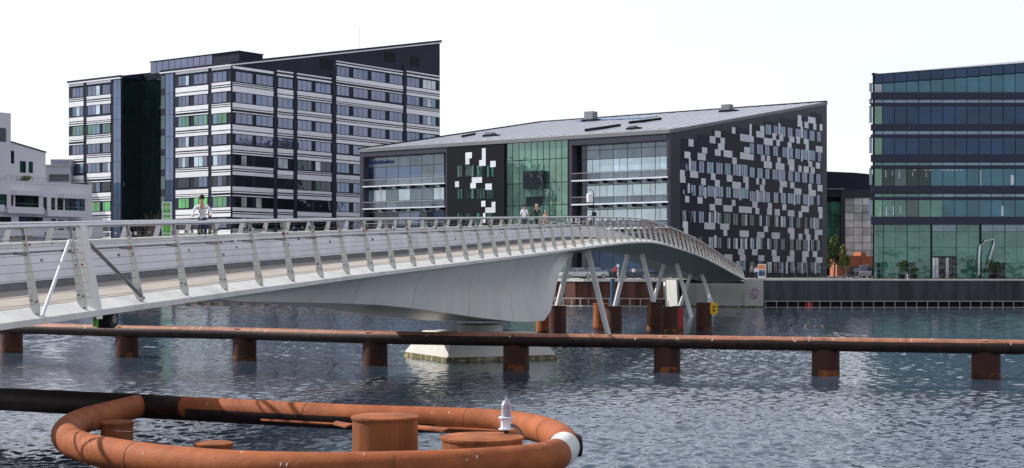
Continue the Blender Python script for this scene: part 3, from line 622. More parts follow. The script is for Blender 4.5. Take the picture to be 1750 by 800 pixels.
# roof coping: dark band with thin pale line
for (u0, u1, v0, v1) in ((-.25, LU + .4, -.25, .1), (-.25, .1, .1, vr1), (-.25, .1, vw0, vw1 + .3)):
    b = MB(); mass(b, M_mull, u0, u1, v0, v1, roofz(0) + 0, .25) if False else b.prism([Vector((A0[0], A0[1], 0)) + UU * u + VV * v0 + Vector((0, 0, z)) for u, z in ((u0, roofz(u0) - .25), (u1, roofz(u1) - .25), (u1, roofz(u1) + .15), (u0, roofz(u0) + .15))], VV * (v1 - v0), M_navy); b.build('roof_coping', ta)
    b = MB(); b.prism([Vector((A0[0], A0[1], 0)) + UU * u + VV * v + Vector((0, 0, z)) for u, v, z in ((u0 - .08, v0 - .08, roofz(u0) - .52), (u1, v0 - .08, roofz(u1) - .52), (u1, v0 - .08, roofz(u1) - .28), (u0 - .08, v0 - .08, roofz(u0) - .28))], VV * (v1 - v0 + .1), M_wpan); b.build('pale_roof_line', ta)
b = MB(); bx3(b, M_navy, A0, 5.0, 11, 3.2, 28, 41, 45.0); b.build('penthouse', ta)
b = MB(); bx3(b, M_mull, A0, 4.8, 11.2, 3.0, 28.2, 45.0, 45.15); b.build('penthouse_roof', ta)
b = MB(); bx3(b, M_navy, A0, 6.5, 9.5, 6.2, 12.5, 45.1, 45.5); b.build('plant_deck', ta)
for k in range(10): fal.piece('penthouse_pane', ta, G_sky, 28 - .25 - k * 1.75 - 1.6, 28 - .25 - k * 1.75, 42.7, 44.9, -4.99, -4.9)
for i, (x, y) in enumerate(((558, 110), (666, 98), (709, 105))):
    a = far_.a(x); z = far_.z(x, y); w = (1.35, 1.25, 1.1)[i] * 1.3
    far_.piece('louvre_vent', ta, M_dark, a - w, a + w, z - 1.0, z + 1.0, -.02, .05)
b = MB(); pm_ = far_.p(far_.a(627), roofz(far_.a(627)), -2); b.tube([pm_, pm_ + Vector((0, 0, 4.5))], .025, M_dkst, 5); b.build('roof_mast', ta)
PAT = [[(.02, .12), (.20, .30), (.38, .82)], [(.0, .30), (.40, .50), (.64, .98)], [(.04, .16), (.28, .40), (.50, .92)], [(.0, .56), (.66, .76), (.86, .93)], [(.05, .40), (.52, .62), (.72, .98)], [(.02, .12), (.34, .46), (.54, .98)], [(.0, .28), (.38, .88)]]
def strips(fac, par, a0, a1, z0, z1, pat):
    h = z1 - z0
    for f0, f1 in pat:
        fac.piece('white_slat' if f1 - f0 < .2 else 'white_panel', par, M_wpan, a0, a1, z0 + f0 * h, z0 + f1 * h, .02, .14)
def window(fac, par, a0, a1, z0, z1, n_, mats, o=.06, fm=None):
    fm = fm or M_mull
    w = MB(); fac.hx(w, fm, a0, a1, z0, z1, o - .07, o); wo_ = w.build('window', par)
    gmb = MB(); pw = (a1 - a0) / n_
    for k in range(n_): fac.hx(gmb, random.choice(mats), a0 + k * pw + .06, a0 + (k + 1) * pw - .06, z0 + .07, z1 - .07, o + .004, o + .02)
    gmb.build('glazing', wo_)
    return wo_
WZ = [39.75 - 3.79 * k for k in range(10)]; WH = .95
SEC = [(397, 466.5, ((402, 431), (437, 466))), (473, 500.5, ((474.5, 500),)), (507, 566, ((508, 532), (538.5, 565))), (574, 688, ((575, 596), (603, 628), (634, 658), (665, 687))), (694, 751, ((695, 716), (722, 744)))]
for si, (x0, x1, ws) in enumerate(SEC):
    a0, a1 = far_.a(x0), far_.a(x1)
    rows = ([43.54] if si >= 3 else []) + WZ
    for ri, zc in enumerate(rows):
        for wi, (w0, w1) in enumerate(ws):
            n_ = 3
            if zc > 28.3: ms = [G_sky] * 6 + [G_blue, G_blind if si == 4 and wi == 1 else G_sky]
            elif si == 3: ms = [G_blue, G_sky, G_blue]
            elif si == 4: ms = [G_sky, G_blind, G_blind]
            else: ms = [G_dark, G_dark, G_dark, G_dark, G_dark, G_blind, G_dkgreen] if zc < 26 else [G_blue, G_dark, G_blue]
            if si == 4 and wi == 1: ms = [G_blind, G_strip, G_sky]
            window(far_, ta, far_.a(w0), far_.a(w1), zc - WH, zc + WH, n_, ms)
        zt = rows[ri - 1] - WH if ri else zc + WH + (1.6 if si != 3 else 1.3)
        strips(far_, ta, a0, a1, zc + WH + .05, zt - .03, PAT[(si * 3 + ri * 2 + (ri * ri) % 3) % 7] if ri else [(.15, .38), (.62, .8)] if si else [(.25, .55)])
    strips(far_, ta, a0, a1, GZ + .3, rows[-1] - WH, [(.2, .5), (.8, .95)])
for x0, x1 in ((466.8, 472.8), (500.8, 506.8), (566.5, 573.5), (688.5, 693.5)):
    far_.piece('pier', ta, M_navy2, far_.a(x0), far_.a(x1), GZ, roofz(far_.a(x0)) - 4.2, .0, .22)
SEL = [(395, 362.5, ((388, 364.5),)), (356.5, 301, ((355, 332), (323.5, 305.5))), (190, 149, ((189, 176), (171.5, 150.5))), (143.5, 118.2, ((143, 124.5),))]
for si, (x0, x1, ws) in enumerate(SEL):
    a0, a1 = fal.a(x0) + (.05 if si == 0 else 0), fal.a(x1)
    for ri, zc in enumerate(WZ):
        for wi, (w0, w1) in enumerate(ws):
            ms = [G_sky, G_sky, G_clear, G_sky, G_blue]
            if ri == 2: ms = [G_green, G_green, G_strip]
            if ri >= 5: ms = [G_dark, G_blue]
            if ri == 6: ms = [G_greenb, G_greenb, G_green]
            window(fal, ta, fal.a(w0), fal.a(w1), zc - WH, zc + WH, 3, ms)
        zt = WZ[ri - 1] - WH if ri else zc + WH + 1.1
        strips(fal, ta, a0, a1, zc + WH + .05, zt - .03, PAT[(si * 2 + ri * 3 + (ri * ri) % 5) % 7] if ri else [(.3, .75)])
    strips(fal, ta, a0, a1, GZ + .3, WZ[-1] - WH, [(.2, .5), (.8, .95)])
for x0, x1, n_ in ((297, 283.5, 2), (207, 194.5, 2)):
    a0, a1 = fal.a(x0), fal.a(x1)
    for k in range(9):
        for j in range(n_):
            w = (a1 - a0) / n_; fal.piece('tall_pane', ta, G_blue if k < 5 else G_navy, a0 + j * w + .04, a0 + (j + 1) * w - .04, 37.8 - k * 4.1 + .06, 41.3 + .6 - k * 4.1 if k else 41.4, .03, .09)
a0, a1 = fal.a(282.5), fal.a(275.5)
for k in range(10): fal.piece('green_pane', ta, G_dteal, a0, a1, 41.2 - 3.79 * k - 2.5, 41.2 - 3.79 * k, .02, .06)
n_ = 8; a0 = fal.a(275, -5); a1 = fal.a(204, -5)
for j in range(n_):
    for k in range(10):
        w = (a1 - a0) / n_; fal.piece('dark_pane', ta, G_dkgreen, a0 + j * w + .03, a0 + (j + 1) * w - .03, 41.6 - 3.79 * (k + 1) + .05, 41.6 - 3.79 * k, -4.98, -4.93)

# ------------------------------------------------------------------ chequered and glazed office building (centre)
B0 = (22.6, 218.0); fbr = Fac(B0, UU, -VV); fbl = Fac(B0, VV, -UU)
tb = thing('chequered_office_building', (B0[0], B0[1], GZ), 'office building with slanting pale roof and white squares scattered over its dark end wall', 'office building')
LB = 52.2; ZB0 = 24.6; SB = (33.2 - 24.6) / LB; VL = 60.0
def rz_(u): return ZB0 + SB * u
def bmass(mb, m, u0, u1, v0, v1, z0, dz=0, O=B0, rzf=None):
    f = rzf or rz_
    mb.prism([Vector((O[0], O[1], 0)) + UU * u + VV * v0 + Vector((0, 0, z)) for u, z in ((u0, z0), (u1, z0), (u1, f(u1) + dz), (u0, f(u0) + dz))], VV * (v1 - v0), m)
b = MB(); bmass(b, M_frame, 1.4, LB, 0, VL, GZ - .5, -.3); b.build('main_block', tb)
b = MB(); b.prism([Vector((B0[0], B0[1], 0)) + UU * u + VV * -.06 + Vector((0, 0, rz_(u) + d)) for u, d in ((-.1, -.3), (LB + .15, -.3), (LB + .15, .12), (-.1, .12))], VV * (VL + .2), M_roofg); b.build('roof_edge', tb)
b = MB(); b.prism([Vector((B0[0], B0[1], 0)) + UU * u + VV * .35 + Vector((0, 0, rz_(u) + d)) for u, d in ((1.5, .121), (LB - .5, .121), (LB - .5, .2), (1.5, .2))], VV * (VL - .8), M_roof); b.build('roof_sheet', tb)
def on_roof(px, py):      # where the view ray meets the roof plane
    lo, hi = 200., 330.
    for _ in range(50):
        D = (lo + hi) / 2; p = at(px, py, D); q = p - Vector((B0[0], B0[1], 0)); u = q.dot(UU)
        if p.z > rz_(u) + .2: lo = D
        else: hi = D
    return u, q.dot(VV)
b = MB(); b.prism([Vector((B0[0], B0[1], 0)) + UU * u + VV * -.05 + Vector((0, 0, rz_(u) + d)) for u, d in ((-.05, .13), (3.6, .13), (3.6, .235), (-.05, .235))], VV * (VL + .1), mat('grey_eaves_sheet', (.22, .235, .25), .5, 0, .08, .4)); b.build('eaves_band', tb)
b = MB(); P_ = lambda u, v, z: Vector((B0[0], B0[1], 0)) + UU * u + VV * v + Vector((0, 0, rz_(u) + z))
b.tube([P_(-.1, VL, .25), P_(LB, VL, .25), P_(LB, 0, .25)], .16, M_mull, 4); b.build('roof_coping', tb)
for i in range(24):
    v = 2 + i * 2.45; b = MB(); b.prism([Vector((B0[0], B0[1], 0)) + UU * u + VV * v + Vector((0, 0, rz_(u) + d)) for u, d in ((4, .20), (LB - 1, .20), (LB - 1, .26), (4, .26))], VV * .07, M_roof); b.build('roof_seam', tb)
for (x, y, w, h) in ((1010, 207, 2.6, 1.9), (1082, 221, 1.6, .7), (1243, 191, 2.2, 1.4), (838, 233, 2.0, .8)):
    u, v = on_roof(x, y); b = MB(); w *= .62; bx3(b, M_roofg, B0, u - w * .5, u + w * .5, v - w * .55, v + w * .6, rz_(u - w * .7) + .15, rz_(u) + h); bx3(b, M_mull, B0, u - w * .6, u + w * .6, v - w * 1.3, v + w * .9, rz_(u - w) + .1, rz_(u) + .45); b.build('roof_plant', tb)
for (x0, y0, x1, y1) in ((1000, 226, 1060, 217), (1075, 213, 1130, 206), (790, 236, 812, 232)):
    u0, v0 = on_roof(x0, y0); u1, v1 = on_roof(x1, y1); b = MB(); P = lambda u, v, z: Vector((B0[0], B0[1], 0)) + UU * u + VV * v + Vector((0, 0, rz_(u) + z))
    b.tube([P(u0, v0, .5), P(u1, v1, .5)], .22, M_mull, 4); b.build('roof_duct', tb)
for i in range(12):
    u, v = on_roof(985 + i * 10, 208 - i * .4); b = MB(); P = lambda u, v, z: Vector((B0[0], B0[1], 0)) + UU * u + VV * v + Vector((0, 0, rz_(u) + z))
    b.hexa([P(u, v, .28), P(u + 4, v, .28), P(u + 4, v - 1.1, .28), P(u, v - 1.1, .28), P(u, v, .36), P(u + 4, v, .36), P(u + 4, v - 1.1, .36), P(u, v - 1.1, .36)], G_blue); b.build('solar_panel', tb)
# corner frame of the right hand glazed box and its opposite number
def lframe(x0, x1, top, w_l, w_r):
    a0, a1 = fbl.a(x1), fbl.a(x0)
    fbl.piece('frame_head', tb, M_frame, a0, a1, ZB0 - top, ZB0 - .28, -1.5, 0)
    fbl.piece('frame_post', tb, M_frame, a1 - w_l, a1, GZ - .2, ZB0 - top, -1.5, 0)
    fbl.piece('frame_post', tb, M_frame, a0, a0 + w_r, GZ - .2, ZB0 - top, -1.5, 0)
lframe(972, 1145, 1.25, .6, .12); lframe(615, 764, 1.15, .8, .25)
def gz(xr, y): return fbl.z(xr, y, -1.3)
def glazed(cols, rows, xr, skip=()):
    for i in range(len(cols) - 1):
        aL, aR = fbl.a(cols[i], -1.3), fbl.a(cols[i + 1], -1.3)
        for (y0, y1, m) in rows:
            mm = random.choice(m) if isinstance(m, (list, tuple)) else m
            if i in skip: mm = G_dark
            zt, zb = gz(xr, y0), gz(xr, y1)
            zt = min(zt, ZB0 - 1.2)
            if mm in (G_clear,) and random.random() < .6:
                am = (aL + aR) / 2 + U(-.3, .3)
                fbl.piece('pane', tb, mm, aR + .05, am - .04, zb + .04, zt - .04, -1.38, -1.32); fbl.piece('pane', tb, mm, am + .04, aL - .05, zb + .04, zt - .04, -1.38, -1.32)
            else: fbl.piece('pane', tb, mm, aR + .05, aL - .05, zb + .04, zt - .04, -1.38, -1.32)
glazed([981, 1003, 1025, 1048, 1072, 1096, 1120, 1142], [(238, 255, G_grey), (255, 271, G_grey), (271, 293, G_clear), (293, 316, G_grey), (316, 335, G_clear), (335, 358, G_grey), (358, 378, G_clear), (378, 400, G_grey), (400, 432, G_navy), (432, 474, G_navy)], 1050, (0,))
glazed([628, 641, 660, 681, 701, 721, 741, 759], [(262, 284, G_grey), (284, 304, [G_clear, G_grey, G_blue]), (304, 323, G_grey), (323, 343, [G_clear, G_grey, G_dark]), (343, 363, G_grey), (363, 385, [G_blue, G_dark]), (385, 470, G_navy)], 690)
for (x0, x1, xr, ys) in ((977, 1142, 1050, (306, 347.5, 390)), (620, 760, 690, (316, 355, 392))):
    for y in ys:
        z = fbl.z(xr, y, 0); a0, a1 = fbl.a(x1), fbl.a(x0)
        fbl.piece('balcony_slab', tb, M_lpan, a0, a1, z - .12, z + .06, -1.3, .12)
        fbl.piece('balcony_rail', tb, M_steel, a0, a1, z + 1.05, z + 1.10, .0, .05)
        rb = MB(); k = a0
        while k < a1: fbl.hx(rb, M_dkst, k, k + .035, z + .06, z + 1.05, .01, .04); k += .42
        tag(rb.build('balcony_balusters', tb), kind='stuff')
        k = a0 + 1.0
        while k < a1 - .5:
            cb = MB(); fbl.poly(cb, M_mull, [(k - .14, z - .12), (k + .14, z - .12), (k, z - .55)], -1.2, .0); cb.build('balcony_bracket', tb); k += 2.55 if x0 > 900 else 3.1
# dark section with white squares
a0, a1 = fbl.a(862), fbl.a(764.5)
fbl.piece('dark_cladding', tb, M_mull, a0, a1, GZ - .2, ZB0 - .3, -1.5, .02)
def zp3(x, y): return 600 + x / 3.636, 180 + y / 3.636
def panel(fac, par, m, x0, x1, y0, y1, o0, o1, name):
    xm = (x0 + x1) / 2; A, B_ = fac.a(x0), fac.a(x1); zt, zb = fac.z(xm, y0), fac.z(xm, y1)
    return fac.piece(name, par, m, min(A, B_), max(A, B_), zb, zt, o0, o1)
for (x0, x1, y0, y1) in ((712, 752, 293, 330), (712, 737, 331, 368), (815, 838, 267, 339), (798, 838, 340, 376), (867, 900, 346, 384), (648, 672, 473, 509), (752, 815, 447, 482), (743, 777, 483, 516), (836, 876, 487, 525), (811, 836, 594, 630), (875, 898, 600, 634), (836, 898, 635, 668), (822, 836, 669, 730)):
    p, q = zp3(x0, y0); r, t_ = zp3(x1, y1); panel(fbl, tb, M_lpan, p, r, q, t_, .03, .08, 'white_panel')
for y0, y1 in ((372, 448), (515, 585), (668, 740)):
    for x0, x1 in ((662, 693), (712, 765), (782, 835), (845, 888)):
        p, q = zp3(x0, y0); r, t_ = zp3(x1, y1); window(fbl, tb, fbl.a(r), fbl.a(p), fbl.z((p + r) / 2, t_), fbl.z((p + r) / 2, q), 3, [G_dteal, G_dark, G_dteal, G_ground], .05)
# green atrium
cols = [865, 876, 887, 897, 908, 918, 928.5, 939, 950, 960, 970.5]
for i in range(10):
    aL, aR = fbl.a(cols[i], -.4), fbl.a(cols[i + 1], -.4)
    for y0, y1 in ((238, 273), (273, 313), (313, 351), (351, 392), (392, 432), (432, 474)):
        fbl.piece('atrium_pane', tb, G_atri, aR + .06, aL - .06, fbl.z(918, y1, -.4) + .05, min(ZB0 - .35, fbl.z(918, y0, -.4) - .05), -.5, -.4)
fbl.piece('atrium_frame', tb, M_mull, fbl.a(972), fbl.a(862), GZ - .2, ZB0 - .3, -1.5, -.46)
panel(fbl, tb, G_dark, 897, 931, 292.5, 323, -.42, .5, 'box_window'); panel(fbl, tb, G_dark, 897, 928, 336, 352, -.42, -.3, 'dark_opening')
# sign
tcv = bpy.data.curves.new('sign', 'FONT'); tcv.body = 'Handelsbanken'; tcv.size = 1.0; tcv.extrude = .03; tcv.resolution_u = 2
to = bpy.data.objects.new('tmp', tcv); COL.objects.link(to); bpy.context.view_layer.update()
tm = bpy.data.meshes.new_from_object(to); xs = [v.co.x for v in tm.vertices]; wd = max(xs); bpy.data.objects.remove(to)
aL, aR = fbl.a(627, -1.3), fbl.a(673, -1.3); k = (aL - aR) / wd; z = fbl.z(650, 280, -1.3)
tm.materials.clear(); tm.materials.append(M_blut)
so_ = bpy.data.objects.new('sign_letters', tm); COL.objects.link(so_); so_.parent = tb
so_.matrix_basis = Matrix.Translation(fbl.p(aL, z, -1.24) - wloc(tb)) @ Matrix((-fbl.d, Vector((0, 0, 1)), fbl.n)).transposed().to_4x4() @ Matrix.Diagonal((k, .95, 1, 1))
# the end wall: stepped dark field, windows in strips, white squares
fbr.piece('end_frame', tb, M_frame, 0, fbr.a(1161.5), GZ, ZB0 - .3, -.5, .12)
for x0, x1, y in ((1161.5, 1192, 238), (1192, 1218, 231), (1218, 1258, 224), (1258, 1280, 219), (1280, 1306, 214), (1306, 1333, 208), (1333, 1363, 203), (1363, 1386, 199), (1386, 1404, 194)):
    fbr.piece('dark_cladding', tb, M_navy, fbr.a(x0), fbr.a(x1), GZ - .2, fbr.z((x0 + x1) / 2, y), .0, .05)
WH_ = {
 'A': ((180,220,340,403),(145,193,447,503),(295,337,410,460),(257,325,460,520),(360,408,315,375),(405,453,270,325),(452,488,328,380),(432,484,378,433),(405,453,428,482),(480,552,437,495),(550,578,238,293),(553,590,498,552),(620,700,300,360),(655,700,408,456),(620,700,456,512),(105,145,603,657),(105,152,657,712),(192,260,613,670),(370,408,632,688),(287,325,675,732),(405,445,688,745),(505,552,647,703),(553,625,705,762),(647,690,658,712),(665,690,712,767)),
 'B': ((0,18,210,315),(0,35,315,367),(92,125,227,273),(58,125,273,327),(195,225,290,347),(255,287,300,357),(123,197,332,390),(230,258,345,398),(340,382,318,368),(325,358,368,413),(400,430,320,377),(413,442,135,182),(410,450,182,235),(470,503,193,247),(500,563,152,205),(545,570,206,260),(600,622,213,267),(463,505,338,383),(480,505,383,433),(567,622,400,452),(0,35,467,520),(98,130,475,530),(147,175,483,530),(123,190,532,588),(238,265,495,545),(225,297,546,602),(327,382,508,562),(340,382,563,612),(417,445,567,620),(463,505,572,627),(503,535,530,578),(522,557,580,633),(567,602,540,592),(58,80,672,727),(107,133,677,730),(90,125,731,785),(260,320,697,748),(257,283,749,800),(347,382,707,760),(382,443,760,812),(503,530,722,773),(580,622,730,785),(505,565,774,825)),
 'C': ((150,183,75,130),(257,297,83,140),(405,462,95,152),(550,578,108,160),(360,405,145,200),(478,552,155,210),(610,700,165,220),(130,172,293,346),(140,172,347,402),(315,405,303,360),(450,525,312,362),(478,508,363,417),(617,692,370,427),(485,552,573,630),(602,655,527,578),(618,665,579,630)),
 'D': ((255,280,0,45),(25,67,123,177),(0,18,170,222),(50,83,178,230),(158,190,135,183),(150,190,184,237),(215,258,187,243),(280,313,145,197),(327,382,198,250),(443,505,160,213),(418,450,205,257),(585,622,168,216),(593,622,217,268),(123,157,333,382),(65,125,383,433),(190,258,387,440),(327,382,347,393),(345,382,394,445),(470,505,355,402),(483,520,403,452),(418,450,397,447),(557,622,362,408),(557,585,409,452),(22,67,530,581),(75,125,582,632),(190,230,535,586),(197,257,588,637),(345,382,540,588),(320,382,589,638),(450,505,547,596),(450,485,597,643),(540,578,547,597),(565,622,598,645))}
ORG = {'A': (1140, 170), 'B': (1280, 170), 'C': (1140, 320), 'D': (1280, 320)}
for k, L in WH_.items():
    ox, oy = ORG[k]
    for x0, x1, y0, y1 in L: panel(fbr, tb, M_lpan, ox + x0 / 5, ox + x1 / 5, oy + y0 / 5, oy + y1 / 5, .06, .12, 'white_panel')
FIN = {'A': ((182,198,505,608),(606,624,558,655),(172,188,718,800)), 'B': ((247,262,205,300),(437,455,235,330),(320,332,410,510),(440,452,430,530),(498,508,435,540),(248,262,600,700)), 'C': ((398,415,200,303),(397,417,412,518),(312,330,0,95),(398,410,0,95),(612,628,15,112),(590,604,632,700)), 'D': ((58,75,25,125),(115,133,30,130),(375,390,55,152),(498,512,65,162),(547,562,260,357),(58,75,430,532),(497,512,450,547),(310,325,638,740),(443,455,640,740),(555,570,640,740))}
for k, L in FIN.items():
    ox, oy = ORG[k]
    for x0, x1, y0, y1 in L: panel(fbr, tb, M_lpan, ox + x0 / 5, ox + x1 / 5, oy + y0 / 5, oy + y1 / 5, .061, .14, 'white_fin')
WN = {'A': [((505,610,0.075),((112,170),(200,245),(267,312),(335,392),(413,470),(487,538),(557,603),(630,682))), ((713,812,.06),((110,165),(197,240),(265,312),(340,395),(412,475),(497,540),(557,610),(632,690)))],
 'B': [((190,282,.14),((137,185),(205,240),(268,307),(325,367),(392,435),(460,492),(512,555),(575,610))), ((370,462,.12),((0,38),(62,115),(132,170),(202,243),(280,315),(335,370),(390,430),(455,495),(510,560),(583,612))), ((575,668,.10),((0,43),(65,112),(133,170),(195,240),(265,305),(330,370),(387,430),(448,492),(510,545),(570,607)))],
 'C': [((185,290,.065),((110,158),(180,240),(265,310),(350,393),(425,460),(480,537),(557,600),(630,680))), ((408,508,.04),((185,240),(265,295),(350,390),(425,460),(505,535),(557,600),(620,680))), ((630,720,.0),((570,588),(606,665)))],
 'D': [((30,125,.055),((0,50),(77,112),(140,175),(205,245),(265,310),(325,370),(400,435),(455,495),(515,547),(575,600))), ((232,330,.05),((0,38),(76,105),(138,172),(210,245),(265,310),(337,372),(400,435),(470,493),(515,545),(570,600))), ((430,530,.03),((5,40),(78,112),(150,185),(205,240),(265,300),(345,375),(395,440),(455,492),(525,550),(570,600))), ((635,735,.0),((0,40),(80,112),(140,190),(205,235),(245,290),(345,385),(405,440),(460,495),(520,550),(575,605)))]}
for k, L in WN.items():
    ox, oy = ORG[k]
    for (y0, y1, sl_), ws in L:
        for x0, x1 in ws:
            yy = sl_ * (x0 + x1) / 2; X0, X1 = ox + x0 / 5, ox + x1 / 5; Y0, Y1 = oy + (y0 + yy) / 5, oy + (y1 + yy) / 5
            low = Y0 > 345
            xm = (X0 + X1) / 2
            window(fbr, tb, fbr.a(X0), fbr.a(X1), fbr.z(xm, Y1), fbr.z(xm, Y0), 2 if x1 - x0 < 48 else 3, ([G_dark, G_dkgreen, G_blue, G_blind, G_dark] if low else [G_sky, G_sky, G_blue, G_strip, G_sky]), .09, M_dark)

# ------------------------------------------------------------------ blue glass office building (right)
C0 = (48.7, 205.0); fc = Fac(C0, (1, 0, 0), (0, -1, 0))
tc_ = thing('glass_office_building', (C0[0], C0[1], GZ), 'blue and green glass office building with dark bands and sloping top, at the right edge', 'office building')
LC = 46.0
cz0 = lambda y: EYE + (HY - y) / F * 205
ctop = lambda a: 31.05 + .075 * a
b = MB(); fp_ = [(0, GZ - .3), (LC, GZ - .3), (LC, ctop(LC)), (0, ctop(0))]
b.rings([[fc.p(a + sh, z, o) for a, z in fp_] for o, sh in ((-.5, 0), (-34, 16))], M_mull); b.build('main_block', tc_)
b = MB(); fc.poly(b, M_mull, [(0, cz0(383)), (LC, cz0(383)), (LC, ctop(LC) - .02), (0, ctop(0) - .02)], -.5, -.17); b.build('facade_frame', tc_)
b = MB()
b.hexa([fc.p(.3, 31.1, -.3), fc.p(LC, ctop(LC), -.3), fc.p(LC + 15, ctop(LC), -33), fc.p(15.3, 31.1, -33), fc.p(.3, 31.15, -.3), fc.p(LC, ctop(LC) + .2, -.3), fc.p(LC + 15, ctop(LC) + 5.6, -33), fc.p(15.3, 34.2, -33)], M_roof); b.build('roof_sheet', tc_)
b = MB(); b.tube([fc.p(0, 31.1, -.3), fc.p(15, 34.3, -33.2), fc.p(LC + 15, ctop(LC) + 5.8, -33.2)], .22, M_mull, 4); b.build('roof_ridge', tc_)
cx = [0.15] + [fc.a(1508 + 20.65 * k) for k in range(26)]; cx = [c for c in cx if c < LC]
cz = lambda y: EYE + (HY - y) / F * 205
nc = len(cx) - 1
for i in range(nc):
    a0, a1 = cx[i] + .04, cx[i + 1] - .04; am = (a0 + a1) / 2
    zt = ctop(am) - .05; zb = ctop(am) - 1.25
    fc.piece('parapet_panel', tc_, G_navy, a0, a1, zb, ctop(a0) - .05, -.1, .02)
    fc.piece('top_pane', tc_, G_blind if i == 0 else G_teal, a0, a1, cz(158), zb - .12, -.16, -.04)
    for k, (y0, y1) in enumerate(((181.5, 212), (235.5, 264), (288.5, 317.5), (342, 370.5))):
        m = [G_navy, G_navy if i > 4 else random.choice([G_dkgreen, G_navy, G_navy]), G_teal if i > 4 else random.choice([G_dkgreen, G_dteal, G_dkgreen]), (G_ground if i % 3 else G_dteal) if i < 6 else G_teal][k]  # darker panes at the left stand in for reflected silhouettes
        if i == 0: m = G_green
        fc.piece('window_pane', tc_, m, a0, a1, cz(y1), cz(y0), -.16, -.04)
    for k, (y0, y1) in enumerate(((170.5, 175.5), (224, 229.5), (278, 282.5), (331.5, 336.5))):
        fc.piece('upper_pane', tc_, G_strip if k < 2 or i > 4 else G_ground, a0, a1, cz(y1), cz(y0), -.14, -.03)
for x, y0, y1, w in ((1514, 291, 303, .1), (1525, 292, 300, .06), (1537, 292, 305, .12), (1560, 294, 301, .08), (1583, 295, 303, .08), (1515, 354, 369, .14), (1527, 352, 368, .12), (1539, 352, 365, .1), (1504, 354, 369, .12), (1676, 291, 317, .12), (1730, 299, 316, .4), (1713, 352, 369, .3)):
    fc.piece('blind_edge', tc_, G_blind, fc.a(x) - w / 2, fc.a(x) + w / 2, cz(y1), cz(y0), -.05, -.02)
for x in (1563, 1582, 1590, 1612, 1620, 1628, 1635, 1643): fc.piece('ceiling_light_strip', tc_, G_blind, fc.a(x) - .22, fc.a(x) + .22, cz(291.5), cz(290), -.05, -.02)
b = MB(); b.tube([fc.p(fc.a(x), cz(y), -.1) for x, y in ((1673, 470), (1673.5, 440), (1675, 420), (1684, 412), (1699, 409), (1699, 418), (1690, 448), (1688, 456))], .15, G_blind, 6); b.build('white_bent_tube', tc_)  # bent white tube in front of the lobby glass
for k, (y0, y1) in enumerate(((158, 169.5), (176, 181), (212.5, 223.5), (230, 235), (264.5, 277), (283, 288), (318, 330.5), (337, 341.5), (371, 383.5))):
    fc.piece('dark_band', tc_, M_bandc if 'M_bandc' in globals() else mat('band_violet_navy', (.026, .028, .058), .4, 0, .08, .3), -.35, LC, cz(y1), cz(y0), -.1, .22 if (y1 - y0) > 8 else .1)
gx = [0.15, fc.a(1511), fc.a(1552), fc.a(1593), fc.a(1636), fc.a(1677), fc.a(1719)] + [fc.a(1760 + 41.5 * k) for k in range(9)]; gx = [g_ for g_ in gx if g_ < LC + .5]
for i in range(len(gx) - 1):
    for k, (y0, y1) in enumerate(((384, 395), (395.5, 422), (422.5, 449), (449.5, 475))):
        if k >= 2 and i == 3 and y1 > 440: 
            if k == 2: fc.piece('lobby_pane', tc_, G_ground, gx[i] + .05, gx[i + 1] - .05, cz(438), cz(y0), -.5, -.44)
            continue
        m = G_ground if not (k == 0 and i in (3, 5, 6)) else G_strip
        nsub = 2 if k < 3 else 3
        for j in range(nsub):
            w = (gx[i + 1] - gx[i]) / nsub; fc.piece('lobby_pane', tc_, m if k < 3 else random.choice([G_ground, G_dkgreen, G_ground]), gx[i] + j * w + (.05 if j == 0 else .015), gx[i] + (j + 1) * w - (.05 if j == nsub - 1 else .015), cz(y1), cz(y0), -.5, -.44)
fc.piece('entrance', tc_, M_dark, gx[3], gx[4], GZ, cz(438), -.49, -.4)
for k in range(7): fc.piece('door_pane', tc_, random.choice([G_dark, G_lobby, G_dark, G_ground]), gx[3] + .1 + k * .46, gx[3] + .5 + k * .46, GZ + .1, cz(440.5), -.4, -.34)
for x in (1493, 1593, 1677): fc.piece('column', tc_, M_mull, fc.a(x) - .06, fc.a(x) + .06, GZ, cz(384), -.3, -.1)
for k, (y0, y1) in enumerate(((143, 157), (170, 178), (182, 210), (235, 262), (289, 316), (342, 368))):
    b = MB(); b.box(C0[0] - .5, C0[0] - .12, C0[1] + .2, C0[1] + .28, cz(y1), cz(y0), G_strip); b.build('side_fin', tc_)
    fc.piece('fin_bracket', tc_, M_mull, -.5, 0, cz(y0) , cz(y0) + .1, -.4, -.3)

# ------------------------------------------------------------------ lower dark block with curtain glass and brick annex, between
Dd = 288.; fd = Fac(((1400 - HX) / F * Dd, Dd), (1, 0, 0), (0, -1, 0)); dz_ = lambda y: EYE + (HY - y) / F * Dd
td = thing('curtain_glass_building', (fd.a(1450), Dd, GZ), 'dark topped building with pale curtain glass, in the gap left of the blue glass building', 'building')
td.location.x = fd.O.x + fd.a(1450)
b = MB(); fd.poly(b, M_navy, [(0, dz_(337)), (fd.a(1560), dz_(337)), (fd.a(1560), dz_(305)), (fd.a(1460), dz_(295)), (0, dz_(292.5))], -25, 0); b.build('dark_storey', td)
b = MB(); fd.hx(b, M_mull, 0, fd.a(1560), GZ - .2, dz_(337), -25, -.6); b.build('core', td)
fd.piece('eaves_line', td, M_roofg, 0, fd.a(1443), dz_(324), dz_(322), 0, .3)
fd.piece('corner_pier', td, M_frame, fd.a(1437), fd.a(1444), GZ, dz_(324), -.6, .1)
fd.piece('panel_band', td, M_frame, fd.a(1444), fd.a(1560), dz_(338), dz_(324), -.6, .05)
